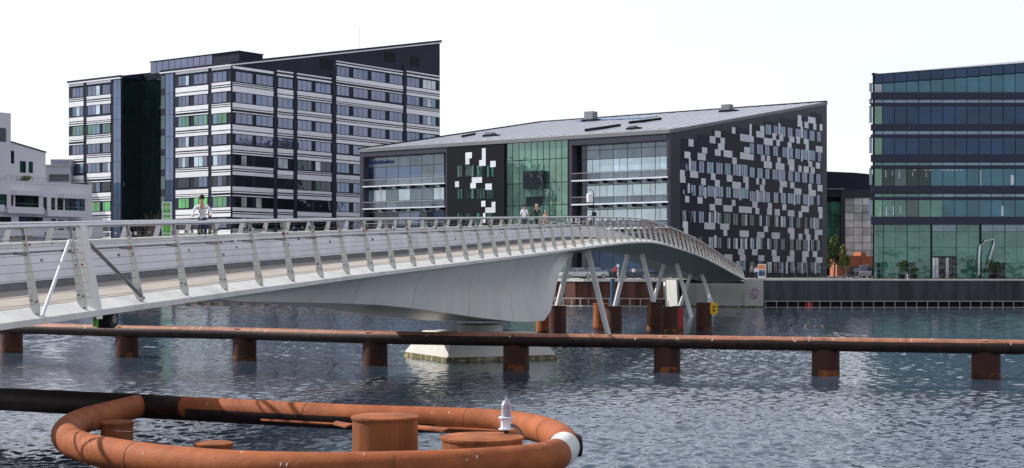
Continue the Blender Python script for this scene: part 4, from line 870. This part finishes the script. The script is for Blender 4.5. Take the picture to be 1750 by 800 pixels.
for i in range(3):
    for k in range(5): fd.piece('green_pane', td, G_ground, fd.a(1413 + i * 8) + .04, fd.a(1421 + i * 8) - .04, dz_(345 + (k + 1) * 22) + .05, dz_(345 + k * 22), -.6, -.5)
for i in range(8):
    for k in range(8): fd.piece('curtain_pane', td, G_lobby, fd.a(1444.5 + i * 15) + .05, fd.a(1459.5 + i * 15) - .05, dz_(338 + (k + 1) * 12.8) + .05, dz_(338 + k * 12.8) - .03, -.3, -.2)
tbx = thing('brick_annex', (fd.O.x + fd.a(1470), Dd - 8, GZ), 'low orange brick annex with stepped parapet behind parked vehicles', 'building')
fe = Fac(((1400 - HX) / F * 278, 278.), (1, 0, 0), (0, -1, 0)); ez = lambda y: EYE + (HY - y) / F * 278
for x0, x1, y in ((1430, 1446, 430), (1446, 1471, 437), (1471, 1480, 431), (1480, 1530, 438)):
    fe.piece('brick_wall', tbx, M_brick, fe.a(x0), fe.a(x1), GZ - .2, ez(y), -6, 0 if x1 - x0 > 20 else .12)
for x0, x1 in ((1452, 1470), (1482, 1498)): window(fe, tbx, fe.a(x0), fe.a(x1), ez(470), ez(456), 3, [G_dark, G_blue], .1)

# ------------------------------------------------------------------ white apartment block (far left)
E0 = (-62.1, 225.0); fE = Fac(E0, UU, -VV)
te = thing('apartment_building', (E0[0], E0[1], GZ), 'white rendered terraced apartment block with bay windows and balconies at the left edge', 'apartment building')
def ez2(x, y, o=0): return fE.z(x, y, o)
zl = ez2(157, 320)
fE.piece('lower_block', te, M_app, fE.a(-160), 0, GZ - .2, zl, -14, 0)
fE.piece('parapet', te, M_app, fE.a(-160), .05, zl, zl + .35, -.25, .05)
fE.piece('end_step', te, M_app, 0, fE.a(180), GZ - .2, ez2(168, 370), -9, -.6)
zu = ez2(78, 262); aU = fE.a(78, -2)
b = MB(); fE.poly(b, M_app, [(fE.a(-160), zl), (aU, zl), (aU, ez2(78, 261, -2)), (fE.a(12, -2), ez2(12, 241, -2)), (fE.a(-160), ez2(12, 238, -2))], -12, -2); b.build('upper_block', te)
b = MB(); fE.poly(b, M_mull, [(aU + .1, ez2(78, 261, -2)), (aU + .1, ez2(78, 261, -2) + .15), (fE.a(12, -2), ez2(12, 241, -2) + .15), (fE.a(12, -2), ez2(12, 241, -2))], -12.2, -1.85); b.build('roof_edge', te)
fE.piece('stair_tower', te, M_app, fE.a(-120), fE.a(12, -2.5), zl, ez2(8, 194, -2.5), -9, -1.6)
def ewin(x0, x1, y0, y1, o, n_, ms):
    return window(fE, te, fE.a(x0, o), fE.a(x1, o), fE.z((x0 + x1) / 2, y1, o), fE.z((x0 + x1) / 2, y0, o), n_, ms, o + .03)
D_ = [G_dark, G_dark, G_dteal, G_blue]
for a in ((-30, 24, 256, 278, -2, 4), (34, 44, 275.5, 295, -2, 2), (49, 56, 276.5, 295.5, -2, 1), (-3, 10.5, 219, 242, -1.58, 3)): ewin(*a, D_)
for a in ((-40, 11.5, 331, 354, 0, 4), (19, 22.5, 333, 352, 0, 1), (26, 66, 334, 357, 0, 5), (74, 80, 337, 363, 0, 1), (87.5, 94, 338, 360, 0, 1), (98, 108, 338.5, 360, 0, 2), (111, 145, 339, 362, 0, 4),
          (-40, 19, 370, 388, 0, 4), (32, 73, 370.5, 390, 0, 5), (88, 95, 374.5, 392, 0, 1), (99, 109, 375.5, 393, 0, 2), (115, 140, 376, 394, 0, 3)): ewin(*a, D_)
for (x0, x1, y0, y1, o) in ((29, 76, 324, 333, 1.1), (110, 152, 329.5, 338.5, 1.1)):
    fE.piece('canopy', te, M_app, fE.a(x0, o), fE.a(x1, o), fE.z(x0, y1, o), fE.z(x0, y0 + 1, o), 0, o)
for (x0, x1, y0, y1, o) in ((14, 76, 354, 365, 1.3), (82, 145, 359.5, 370.5, 1.3), (-50, 8, 349, 361, 1.3), (14, 76, 393, 404, 1.3), (82, 145, 397, 408, 1.3)):
    fE.piece('balcony_box', te, M_app, fE.a(x0, o), fE.a(x1, o), fE.z((x0 + x1) / 2, y1, o), fE.z((x0 + x1) / 2, y0, o), 0, o)
    fE.piece('balcony_rail', te, M_dkst, fE.a(x0, o), fE.a(x1, o), fE.z((x0 + x1) / 2, y0, o) + .45, fE.z((x0 + x1) / 2, y0, o) + .5, o - .1, o - .05)
for k in range(24): fE.piece('terrace_rail_post', te, M_dkst, fE.a(10) + k * .9, fE.a(10) + k * .9 + .04, zl + .35, zl + 1.0, -.15, -.11)
fE.piece('terrace_rail', te, M_dkst, fE.a(10), 0, zl + .98, zl + 1.02, -.16, -.10)
fE.piece('terrace_screen', te, M_app, fE.a(12), fE.a(31), zl + .35, ez2(20, 300), -1.0, -.8)
# grey block behind
Dg = 300.; fg = Fac(((70 - HX) / F * Dg, Dg), (1, 0, 0), (0, -1, 0)); gz2 = lambda y: EYE + (HY - y) / F * Dg
tg = thing('grey_block', (fg.O.x + 3, Dg, GZ), 'small grey flat roofed block between the white apartments and the striped office', 'building')
fg.piece('walls', tg, M_roof, 0, fg.a(121), GZ, gz2(283), -8, 0); fg.piece('upper_storey', tg, mat('grey_render', (.36, .37, .38), .8), fg.a(85), fg.a(121), gz2(283), gz2(272), -8, -.5)
fg.piece('window_band', tg, G_dark, fg.a(84), fg.a(118), gz2(310), gz2(298), 0, .06); fg.piece('roof_slab', tg, M_conc, -.1, fg.a(121) + .2, gz2(284), gz2(281.5), -8.1, .3)
for k in range(5): fg.piece('window_pane', tg, G_sky, fg.a(88 + k * 6), fg.a(92 + k * 6), gz2(281), gz2(274), -.5, -.42)

# ------------------------------------------------------------------ vegetation
def leaves(name, par, c, rx, ry, rz2, n_, size, mats, loc_par=True, hollow=.3, clumps=9):
    b = MB(); cs = [(Vector((U(-1, 1) * rx * .7, U(-1, 1) * ry * .7, U(-1, 1) * rz2 * .75)), U(.28, .5)) for _ in range(clumps)]
    for i in range(n_):
        cc, rr = random.choice(cs); v = Vector((random.gauss(0, 1), random.gauss(0, 1), random.gauss(0, 1))).normalized() * U(.5, 1) * rr
        p = Vector(c) + cc + Vector((v.x * rx, v.y * ry, v.z * rz2)); s_ = size * U(.6, 1.4)
        a = Vector((R() - .5, R() - .5, R() - .5)).normalized(); q = a.cross(Vector((R() - .5, R() - .5, R() - .5))).normalized()
        b.add([p - a * s_, p + q * s_ * .5, p + a * s_, p - q * s_ * .5], [(0, 1, 2, 3)], random.choice(mats))
    return b.build(name, par)
def tree(loc, h, r, label, mats, group=None, n_=1500, trunk=.12, name='tree', size=.16):
    t = thing(name, loc, label, 'tree', group); loc = Vector(loc)
    b = MB(); b.tube([loc, loc + Vector((.05, 0, h * .3)), loc + Vector((-.05, .05, h * .65)), loc + Vector((0, 0, h * .9))], [trunk, trunk * .8, trunk * .5, trunk * .15], M_bark, 8); b.build('trunk', t, True)
    for k in range(6):
        a = k * 1.1 + R(); z0 = h * U(.3, .65); b = MB(); b.tube([loc + Vector((0, 0, z0)), loc + Vector((math.cos(a) * r * .4, math.sin(a) * r * .4, z0 + h * .12)), loc + Vector((math.cos(a) * r * .75, math.sin(a) * r * .75, z0 + h * .28))], [trunk * .45, trunk * .3, trunk * .1], M_bark, 5); b.build('limb', t, True)
    cr = leaves('crown', t, loc + Vector((0, 0, h * .6)), r, r, h * .42, n_, size, mats); tag(cr, kind=None)
    return t
tree(((1426 - HX) / F * 214, 214, GZ), 6.0, 1.25, 'slim green street tree beside the right corner of the chequered building', [M_leaf, M_leaf, M_leaf2, M_leafd], n_=1700)
tree(((1442 - HX) / F * 212, 212, GZ), 4.6, .9, 'smaller yellow-green street tree in front of the orange brick annex', [M_leaf, M_leaf2, M_leaf2], n_=900)
for x, D, h, r, lb in ((1541, 200, 2.4, .95, 'dark round bush in a planter left of the glass building entrance'), (1698, 201, 2.6, 1.5, 'wide dark bush before the glass lobby, right of the entrance'), (1562, 202, 1.6, .5, 'small clipped bush just left of the dark entrance')):
    X = (x - HX) / F * D; t = thing('potted_bush', (X, D, GZ), lb, 'bush'); lo = Vector((X, D, GZ))
    b = MB(); b.lathe(lo, [(.35, 0), (.45, .55), (.45, .6)], M_mull, 14); b.build('planter', t, True)
    b = MB(); b.tube([lo + Vector((0, 0, .5)), lo + Vector((0, 0, h * .6))], .06, M_bark, 6); b.build('trunk', t)
    leaves('crown', t, lo + Vector((0, 0, h * .66)), r, .8, h * .38, 700, .12, [M_leafd, M_leafd, M_leaf])
for i, (x, h, r, lb) in enumerate(((258, 11.5, 2.2, 'bare twiggy tree in front of the dark glass recess, left of the green sign'), (243, 9.0, 1.8, 'lower bare twiggy tree at the left side of the dark glass recess'))):
    D = 262; lo = Vector(((x - HX) / F * D, D, GZ)); t = thing('bare_tree', lo, lb, 'tree'); b = MB(); b.tube([lo, lo + Vector((0, 0, h * .5))], [.16, .08], M_twig, 6); b.build('trunk', t)
    b = MB()
    for k in range(60):
        a = U(0, 6.28); z0 = h * U(.25, .6); l = U(.5, 1) * r; b.tube([lo + Vector((0, 0, z0)), lo + Vector((math.cos(a) * l * .4, math.sin(a) * l * .4, z0 + h * .2)), lo + Vector((math.cos(a) * l, math.sin(a) * l, min(h, z0 + h * U(.25, .45))))], [.05, .035, .02], M_twig, 3, False)
    tag(b.build('crown', t), kind='stuff')
c = fE.p(fE.a(50), zl, -1.0)
t = thing('roof_planter', c, 'planter of yellowed shrubs on the white apartment roof terrace', 'planter')
fE.piece('trough', t, M_concl, fE.a(37), fE.a(64), zl + .03, zl + .5, -1.4, -.9); leaves('shrubs', t, c + Vector((0, 0, .75)), 1.2, 1.2, .5, 500, .10, [mat('dry_leaf', (.28, .20, .06), .8), M_leaf2, M_leaf])

# ------------------------------------------------------------------ green and white pylon sign
Dp = 252.; fp = Fac(((285 - HX) / F * Dp, Dp), (1, 0, 0), (0, -1, 0)); pz = lambda y: EYE + (HY - y) / F * Dp
tp = thing('pylon_sign', (fp.O.x, Dp, GZ), 'tall white framed sign with green panels and white lettering left of the cyclist', 'sign')
fp.piece('frame', tp, M_wpan, -.78, .78, GZ, pz(345), -.3, 0)
for k, (y0, y1) in enumerate(((347, 352), (358, 364), (367, 372), (374, 377), (379, 398), (400, 440))):
    fp.piece('green_panel', tp, M_gsign, -.6, -.04, pz(y1), pz(y0), 0, .04); fp.piece('green_panel', tp, M_gsign, .04, .6, pz(y1), pz(y0), 0, .04)
for x0, x1, y0, y1 in ((-.55, -.42, 353, 358), (-.3, -.17, 353, 358), (-.55, -.17, 353, 354), (.1, .23, 353, 358), (.38, .5, 353, 358), (.1, .5, 355, 356)):
    fp.piece('lettering', tp, M_gsign, x0, x1, pz(y1), pz(y0), .0, .05)

# ------------------------------------------------------------------ people
SK = {}
def skin_body(name, J, E, mats, root=0):
    """one continuous skinned body; J: list of (pos, radius, material slot)"""
    me = bpy.data.meshes.new(name); me.from_pydata([j[0] for j in J], E, [])
    o = bpy.data.objects.new(name, me); COL.objects.link(o)
    m = o.modifiers.new('s', 'SKIN'); m.use_smooth_shade = True
    for i, v in enumerate(me.skin_vertices[0].data): 
        r = J[i][1]; v.radius = r if isinstance(r, tuple) else (r, r); v.use_root = (i == root)
    o.modifiers.new('d', 'SUBSURF').levels = 1
    o.modifiers['d'].render_levels = 1
    bpy.context.view_layer.update()
    nm = bpy.data.meshes.new_from_object(o.evaluated_get(bpy.context.evaluated_depsgraph_get()))
    bpy.data.objects.remove(o); nm.materials.clear()
    for x in mats: nm.materials.append(x)
    segs = [(Vector(J[a][0]), Vector(J[c][0]), J[c][2]) for a, c in E]
    for p in nm.polygons:
        c = p.center; best = 9; k = 0
        for a, e, s_ in segs:
            d = e - a; t = max(0, min(1, (c - a).dot(d) / max(1e-9, d.length_squared))); dd = (c - (a + d * t)).length
            if dd < best: best = dd; k = s_
        p.material_index = k; p.use_smooth = True
    return nm
def person(loc, label, h=1.75, top=M_shirt, legs=M_jean, hair=M_hair, pose='stand', rz=0., group=None, sleeves=True, cap=False):
    t = thing('person', loc, label, 'person', group, rz); k = h / 1.75
    # slots: 0 top, 1 trousers, 2 skin, 3 shoes
    P = dict(pel=(0, 0, .95), wai=(0, 0, 1.08), che=(0, 0, 1.30), nek=(0, 0, 1.47), hd0=(0, -.01, 1.55), hd1=(0, -.015, 1.68),
             sL=(-.17, 0, 1.40), eL=(-.24, .02, 1.13), wL=(-.25, -.06, .90), hL=(-.25, -.09, .82), sR=(.17, 0, 1.40), eR=(.24, .02, 1.13), wR=(.25, -.06, .90), hR=(.25, -.09, .82),
             tL=(-.09, 0, .90), kL=(-.10, -.03, .50), aL=(-.10, .03, .09), fL=(-.10, -.13, .04), tR=(.09, 0, .90), kR=(.11, -.01, .50), aR=(.12, .05, .09), fR=(.13, -.11, .04))
    if pose == 'cycle':
        P.update(pel=(0, .32, .98), wai=(0, .24, 1.10), che=(0, .06, 1.32), nek=(0, -.05, 1.47), hd0=(0, -.10, 1.55), hd1=(0, -.12, 1.67), sL=(-.19, -.01, 1.40), eL=(-.30, -.10, 1.18), wL=(-.29, -.36, 1.08), hL=(-.27, -.43, 1.06),
                 sR=(.19, -.01, 1.40), eR=(.30, -.10, 1.18), wR=(.29, -.36, 1.08), hR=(.27, -.43, 1.06), tL=(-.09, .26, .92), kL=(-.11, -.12, .72), aL=(-.10, .06, .32), fL=(-.10, -.10, .27), tR=(.09, .26, .92), kR=(.11, -.02, .52), aR=(.10, .12, .16), fR=(.10, -.04, .11))
    if pose == 'walk': P.update(kL=(-.10, -.18, .52), aL=(-.10, -.22, .12), fL=(-.10, -.38, .08), kR=(.10, .06, .50), aR=(.10, .28, .12), fR=(.10, .14, .04), eL=(-.25, .12, 1.15), wL=(-.25, .10, .92), hL=(-.25, .08, .84), eR=(.24, -.08, 1.14), wR=(.22, -.26, .98), hR=(.21, -.32, .93))
    if pose == 'arms': P.update(eL=(-.30, .03, 1.15), wL=(-.16, -.18, 1.05), hL=(-.10, -.23, 1.05), eR=(.30, .03, 1.15), wR=(.16, -.2, 1.08), hR=(.09, -.25, 1.08))
    ar = 0 if sleeves else 2
    N_ = ['pel', 'wai', 'che', 'nek', 'hd0', 'hd1', 'sL', 'eL', 'wL', 'hL', 'sR', 'eR', 'wR', 'hR', 'tL', 'kL', 'aL', 'fL', 'tR', 'kR', 'aR', 'fR']
    RR = dict(pel=(.15, .11), wai=(.135, .095), che=(.165, .11), nek=.055, hd0=(.07, .085), hd1=(.078, .095), sL=.062, eL=.045, wL=.032, hL=(.04, .022), sR=.062, eR=.045, wR=.032, hR=(.04, .022), tL=.088, kL=.06, aL=.042, fL=.04, tR=.088, kR=.06, aR=.042, fR=.04)
    SL = dict(pel=1, wai=0, che=0, nek=2, hd0=2, hd1=2, sL=0, eL=0, wL=ar, hL=2, sR=0, eR=0, wR=ar, hR=2, tL=1, kL=1, aL=1, fL=3, tR=1, kR=1, aR=1, fR=3)
    J = []
    for q in N_:
        r = RR[q]; J.append((tuple(c_ * k for c_ in P[q]), tuple(x * k for x in r) if isinstance(r, tuple) else r * k, SL[q]))
    E = [(0, 1), (1, 2), (2, 3), (3, 4), (4, 5), (2, 6), (6, 7), (7, 8), (8, 9), (2, 10), (10, 11), (11, 12), (12, 13), (0, 14), (14, 15), (15, 16), (16, 17), (0, 18), (18, 19), (19, 20), (20, 21)]
    if pose == 'cycle' or pose == 'arms':      # five fingers on each near hand
        for s_, hi, wi in ((-1, 9, 8), (1, 13, 12)):
            hx_, hy_, hz_ = P[N_[hi]]
            for f in range(4):
                J.append((((hx_ + s_ * (.03 - .02 * f)) * k, (hy_ - .045) * k, (hz_ + .005) * k), .009 * k, 2)); J.append((((hx_ + s_ * (.03 - .02 * f)) * k, (hy_ - .05 - .004 * f) * k, (hz_ - .04) * k), .008 * k, 2)); E += [(hi, len(J) - 2), (len(J) - 2, len(J) - 1)]
            J.append((((hx_ - s_ * .04) * k, (hy_ + .0) * k, (hz_ - .025) * k), .010 * k, 2)); E.append((hi, len(J) - 1))
    bm_ = skin_body('body', J, E, [top, legs, M_skin, M_black])
    o = bpy.data.objects.new('body', bm_); COL.objects.link(o); o.parent = t
    hd = Vector(P['hd1']) * k
    b = MB(); b.sphere(hd + Vector((0, .018, .022)) * k, .104 * k, hair, 14, (.92, 1.02, .98))
    hm_ = b
    me = bpy.data.meshes.new('hair'); vs = [Vector(v) for v in b.v]
    keep = [f for f in b.f if not all((vs[i] - hd).y < -.025 * k and (vs[i] - hd).z < .045 * k for i in f)]
    me.from_pydata([tuple(v) for v in vs], [], [f for f in keep]); me.materials.append(hair)
    for p in me.polygons: p.use_smooth = True
    o = bpy.data.objects.new('cap' if cap else 'hair', me); COL.objects.link(o); o.parent = t
    b = MB(); b.sphere(hd + Vector((0, -.10, -.03)) * k, .017 * k, M_skin, 8, (.8, 1, 1.2)); nn = b.build('nose'); nn.parent = t
    if pose == 'cycle':
        for s_ in (-1, 1):
            b = MB(); b.sphere(hd + Vector((s_ * .034, -.088, .0)) * k, .014 * k, M_black, 8, (1.3, .6, 1)); e_ = b.build('sunglasses_lens'); e_.parent = t
            b = MB(); b.sphere(hd + Vector((s_ * .088, .0, -.02)) * k, .024 * k, M_skin, 8, (.4, 1, 1.4)); e_ = b.build('ear'); e_.parent = t
        b = MB(); b.box(-.03 * k, .03 * k, hd.y - .096 * k, hd.y - .09 * k, hd.z - .075 * k, hd.z - .063 * k, M_red); e_ = b.build('mouth'); e_.parent = t
    return t
def on_bridge(px, q, py_head):
    k = (px - HX) / F; D = (21.68 + 1.035 * q) / (.266 - k); s = D - .257 * q
    p = bpt(s, q, -1.08); return p, EYE + (HY - py_head) / F * D
p, zh = on_bridge(345, 6.6, 338)
person(p, 'cyclist in loose white shirt and dark cap leaning over the handlebars', min(2.1, (zh - p.z) * 1.04), M_shirt, M_jean, M_hair, 'cycle', math.radians(8), cap=True)
# bicycle under the cyclist
def wheel(c, par, r=.34):
    b = MB(); rs = [[Vector((c[0] + (.016 * math.cos(q)), c[1] + math.cos(a) * (r + .016 * math.sin(q)), c[2] + math.sin(a) * (r + .016 * math.sin(q)))) for q in [j * math.pi / 3 for j in range(6)]] for a in [i * math.pi / 12 for i in range(25)]]
    b.rings(rs, M_black, True, False); w = b.build('tyre'); 
    e = bpy.data.objects.new('wheel', None); COL.objects.link(e); e.parent = par; w.parent = e
    b = MB()
    for i in range(12): b.tube([c, Vector(c) + Vector((0, math.cos(i * math.pi / 6), math.sin(i * math.pi / 6))) * r], .003, M_steel, 3)
    b.rings([[Vector((c[0] + (.012 * math.cos(q)), c[1] + math.cos(a) * (r - .02 + .01 * math.sin(q)), c[2] + math.sin(a) * (r - .02 + .01 * math.sin(q)))) for q in [j * math.pi / 2 for j in range(4)]] for a in [i * math.pi / 12 for i in range(25)]], M_steel, True, False)
    w = b.build('rim'); w.parent = e
def bicycle(loc, rz, label, fm=M_mull, group=None, sc=1.):
    t = thing('bicycle', loc, label, 'bicycle', group, rz); t.scale = (sc, sc, sc)
    wheel((0, -.58, .34), t); wheel((0, .52, .34), t)
    b = MB()
    for q in (((0, -.58, .34), (0, -.45, .95)), ((0, -.43, .86), (0, .02, .28)), ((0, -.42, .9), (0, .2, .82)), ((0, .02, .28), (0, .24, .92)), ((0, .02, .28), (0, .52, .34)), ((0, .2, .8), (0, .52, .34))): b.tube(q, .018, fm, 6)
    o = b.build('frame'); o.parent = t
    b = MB(); b.tube([(-.28, -.36, 1.02), (-.12, -.44, 1.04), (.12, -.44, 1.04), (.28, -.36, 1.02)], .014, M_steel, 6); b.tube([(0, -.45, .95), (0, -.44, 1.04)], .014, M_steel, 6); o = b.build('handlebar'); o.parent = t
    b = MB(); b.sphere((0, .25, .95), .1, M_black, 8, (.8, 1.3, .4)); o = b.build('saddle'); o.parent = t
    return t
bicycle(p, math.radians(8), 'dark city bicycle ridden by the cyclist in the white shirt')
p, zh = on_bridge(896, 5.5, 349); person(p, 'pedestrian with white sleeveless top and dark hair on the crest of the bridge', min(1.85, zh - p.z), M_shirt, M_jean, M_hair, 'stand', math.radians(170), sleeves=False)
p, zh = on_bridge(917, 5.6, 347); person(p, 'pedestrian with charcoal shirt and fair hair in the middle of the group on the bridge', min(1.9, zh - p.z), M_tee, M_trs, M_blond, 'walk', math.radians(200))
p, zh = on_bridge(932, 6.6, 361); person(p, 'bare armed pedestrian in a pink top, lowest of the group on the bridge', min(1.5, zh - p.z), M_pink, M_pink, M_blond, 'stand', math.radians(160), sleeves=False)
p, zh = on_bridge(1009, 6.0, 365); person(p, 'pedestrian in black beside the lantern post at the bridge crest', min(1.6, zh - p.z), M_black, M_trs, M_hair, 'walk', math.radians(120))
p, zh = on_bridge(1044, 5.4, 368); person(p, 'pedestrian in a white top at the bridge crest, right of the lantern post', min(1.5, zh - p.z), M_shirt, M_pink, M_hair, 'walk', math.radians(90))
def onq(px, D): return Vector(((px - HX) / F * D, D, GZ))
person(onq(1051, 199), 'man in red jacket and black trousers on the sheet pile quay between the struts', 1.75, M_red, M_trs, M_hair, 'arms', 0)
person(onq(1083, 199.5), 'person in a white shirt standing by the dark car on the quay', 1.6, M_shirt, M_jean, M_hair, 'arms', math.radians(30))
person(onq(1285, 196), 'person in grey top standing left of the orange notice board on the quay', 1.8, mat('grey_cotton', (.2, .22, .26), .8), M_trs, M_hair, 'stand', 0)
person(onq(1293, 195), 'person in white standing against the orange notice board on the quay', 1.7, M_shirt, M_jean, M_hair, 'walk', 0)
# lantern post, bags, notice board
k = (1014 - HX) / F; q = 8.0; D = (21.68 + 1.035 * q) / (.266 - k); p = bpt(D - .257 * q, q, -1.08)
tl = thing('lantern_post', p, 'dark post with a hanging white lantern drum rising over the bridge crest', 'lamp post')
zz = lambda y: EYE + (HY - y) / F * D
b = MB(); b.tube([p, Vector((p.x, p.y, zz(331)))], .045, M_mull, 8); b.build('post', tl)
xo = -6. / F * D
b = MB(); b.tube([Vector((p.x + xo * (1 - math.cos(a)) , p.y, zz(331) + math.sin(a) * .42)) for a in [i * math.pi / 8 for i in range(9)]], .025, M_mull, 6); b.build('arched_bracket', tl)
b = MB(); b.lathe((p.x + xo, p.y, 0), [(.25, zz(346)), (.29, zz(345.5)), (.31, zz(331.5)), (.1, zz(330))], M_wpan, 16); b.build('lantern', tl, True)
b = MB(); b.box(p.x - .15, p.x + .28, p.y - .1, p.y + .1, zz(371), zz(362.5), M_black); b.build('control_box', tl)
for x, lb in ((974, 'left white crate on the bridge behind the railing'), (987, 'right white crate on the bridge, next to the black figure')):
    k = (x - HX) / F; q = 6.8; D = (21.68 + 1.035 * q) / (.266 - k); p = bpt(D - .257 * q, q, -1.08); t = thing('white_crate', p, lb, 'crate')
    z0 = EYE + (HY - 380.5) / F * D; z1 = EYE + (HY - 373.5) / F * D
    b = MB(); b.hexa([p + Vector((sx * w, sy * w, z - p.z)) for z, w in ((z0, .17), (z1, .21)) for sx, sy in ((-1, -1), (1, -1), (1, 1), (-1, 1))], M_wpan); b.build('tub', t)
    b = MB(); b.box(p.x - .18, p.x + .18, p.y - .18, p.y + .18, p.z, z0, M_dkst); b.build('stand', t)
p = onq(1302, 196); t = thing('notice_board', p, 'notice board with an orange header and blue picture at the far bridge end', 'notice board')
b = MB(); b.box(p.x - .5, p.x + .5, p.y, p.y + .06, p.z + .2, p.z + 1.95, M_wpan); b.build('board', t); b = MB(); b.box(p.x - .42, p.x + .42, p.y - .02, p.y, p.z + 1.3, p.z + 1.85, M_org); b.build('orange_header', t)
b = MB(); b.box(p.x - .42, p.x + .42, p.y - .02, p.y, p.z + .4, p.z + 1.2, G_blue); b.build('picture', t)
for s_ in (-.55, .55): b = MB(); b.box(p.x + s_ - .03, p.x + s_ + .03, p.y, p.y + .06, p.z, p.z + 2.0, M_dkst); b.build('leg', t)
p = onq(1056, 198); t = thing('round_sign', p, 'round white sign on a pole beside the man in red', 'sign')
b = MB(); b.tube([p, p + Vector((0, 0, 2.0))], .035, M_lpan, 6); b.build('pole', t); b = MB(); b.tube([p + Vector((0, -.05, 1.75)), p + Vector((0, -.02, 1.75))], .2, M_wpan, 16); b.build('disc', t)
for x, lb in ((1551, 'red and white bollard in front of the glass lobby'),):
    p = onq(x, 199); t = thing('bollard', p, lb, 'bollard')
    for kk in range(4): b = MB(); b.lathe(p, [(.06, .2 * kk), (.06, .2 * kk + .2)], M_redp if kk % 2 else M_wpan, 10); b.build('band', t)

# ------------------------------------------------------------------ vehicles
def car(loc, rz, paint, label, van=False, group=None):
    t = thing('parked_car', loc, label, 'van' if van else 'car', group, rz)
    H = 1.9 if van else 1.45
    prof = [(-2.15, .35), (-2.2, .62), (-2.05, .85), (-1.3, .95), (1.9, .98), (2.1, .80), (2.15, .35)] if not van else [(-2.3, .35), (-2.35, .9), (-1.9, 1.05), (2.2, 1.1), (2.3, .35)]
    b = MB(); rs = []
    for y, f in ((-.86, .96), (-.80, 1.0), (.80, 1.0), (.86, .96)): rs.append([Vector((x * f, y, .35 + (z - .35) * (1 if abs(y) < .85 else .93))) for x, z in prof])
    b.rings(rs, paint); o = b.build('body', None, True); o.parent = t
    cab = [(-1.35, .93), (-.55, H - .03), (.0, H), (.9, H - .04), (1.75, .96)] if not van else [(-1.95, 1.0), (-1.4, H - .05), (-.9, H), (2.1, H), (2.2, 1.05)]
    b = MB(); b.rings([[Vector((x, y * .78, z)) if z < 1.12 else Vector((x * .97, y * .66, z)) for x, z in cab] for y in (-1, 1)], M_cglass); o = b.build('windows'); o.parent = t
    b = MB(); b.rings([[Vector((x * .97, y * .67, z)) for x, z in ((cab[1][0], H - .06), (cab[1][0] + .1, H + .0), (cab[3][0], H + .01), (cab[3][0] + .12, H - .07))] for y in (-1, 1)], paint); o = b.build('roof'); o.parent = t
    for sx in (-1.35, 1.35):
        for sy in (-.8, .8):
            b = MB(); b.tube([(sx, sy - .1, .32), (sx, sy + .1, .32)], .32, M_black, 16); o = b.build('wheel'); o.parent = t
            b = MB(); b.tube([(sx, sy - .11, .32), (sx, sy + .11, .32)], .2, M_rim, 12); r_ = b.build('rim'); r_.parent = o
    for sy in (-.6, .6):
        b = MB(); b.sphere((-2.12, sy, .7), .13, M_lpan, 8, (.5, 1.3, .6)); o = b.build('headlight'); o.parent = t
    for x in (-.1,):
        b = MB(); b.box(x - .04, x + .04, -.80, .80, .98, H - .02, paint); o = b.build('door_pillar'); o.parent = t
    return t
car(onq(985, 203), math.radians(12), M_silver, 'silver hatchback parked on the quay, leftmost of the cars seen between the struts')
car(onq(1012, 207), math.radians(12), M_silver, 'second silver car parked on the quay behind the second strut')
car(onq(1040, 212), math.radians(8), M_carb, 'dark car parked behind the man in red')
car(onq(1083, 206), math.radians(5), M_carb, 'dark car parked on the quay beside the person in white shirt')
car(onq(1464, 232), math.radians(90), M_carb, 'dark car parked before the brick annex')
car(onq(1478, 226), math.radians(80), M_carw, 'white van parked before the brick annex', True)
for i, x in enumerate((1452, 1457)): bicycle(onq(x, 205), math.radians(80), ('left' if i == 0 else 'right') + ' one of the two bicycles parked before the brick annex', group='parked bicycles')
for i, w_ in enumerate(('leftmost bicycle', 'second bicycle', 'third bicycle', 'middle bicycle', 'third bicycle from the right', 'second bicycle from the right', 'rightmost bicycle')): bicycle(onq(1108 + i * 5.5, 200), math.radians(70 + 8 * (i % 3)), w_ + ' in the quay row behind the far struts', group='bicycles in the quay row')
# glass balustrade on the quay
tgb = thing('glass_balustrade', (40, 191.5, GZ), 'low glass balustrade with thin rail along the right quay', 'balustrade')
for i in range(14):
    x = 34 + i * 1.6; b = MB(); b.box(x, x + .04, 191.5, 191.54, GZ, GZ + 1.5, M_dkst); b.build('baluster', tgb)
b = MB(); b.box(34, 56.4, 191.5, 191.53, GZ + 1.5, GZ + 1.54, M_dkst); b.build('rail', tgb)
# swimming ducks
for i, (x, y) in enumerate(((1351, 556), (1378, 559), (1395, 560), (1407, 559))):
    D = EYE * F / (y - HY); c = Vector(((x - HX) / F * D, D, 0)); t = thing('duck', c, ('leftmost', 'second', 'third', 'rightmost')[i] + ' of four small dark ducks swimming right of the bridge', 'duck', 'ducks on the water', U(0, 6))
    b = MB(); b.sphere((0, 0, .06), .16, M_twig, 10, (1.5, .8, .6)); o = b.build('body', None, True); o.parent = t
    b = MB(); b.tube([(.16, 0, .1), (.22, 0, .24)], [.05, .035], M_leafd, 6); b.sphere((.24, 0, .27), .05, M_leafd, 8, (1.2, .9, .9)); o = b.build('head', None, True); o.parent = t
    b = MB(); b.box(.28, .34, -.015, .015, .25, .27, M_yel); o = b.build('bill'); o.parent = t
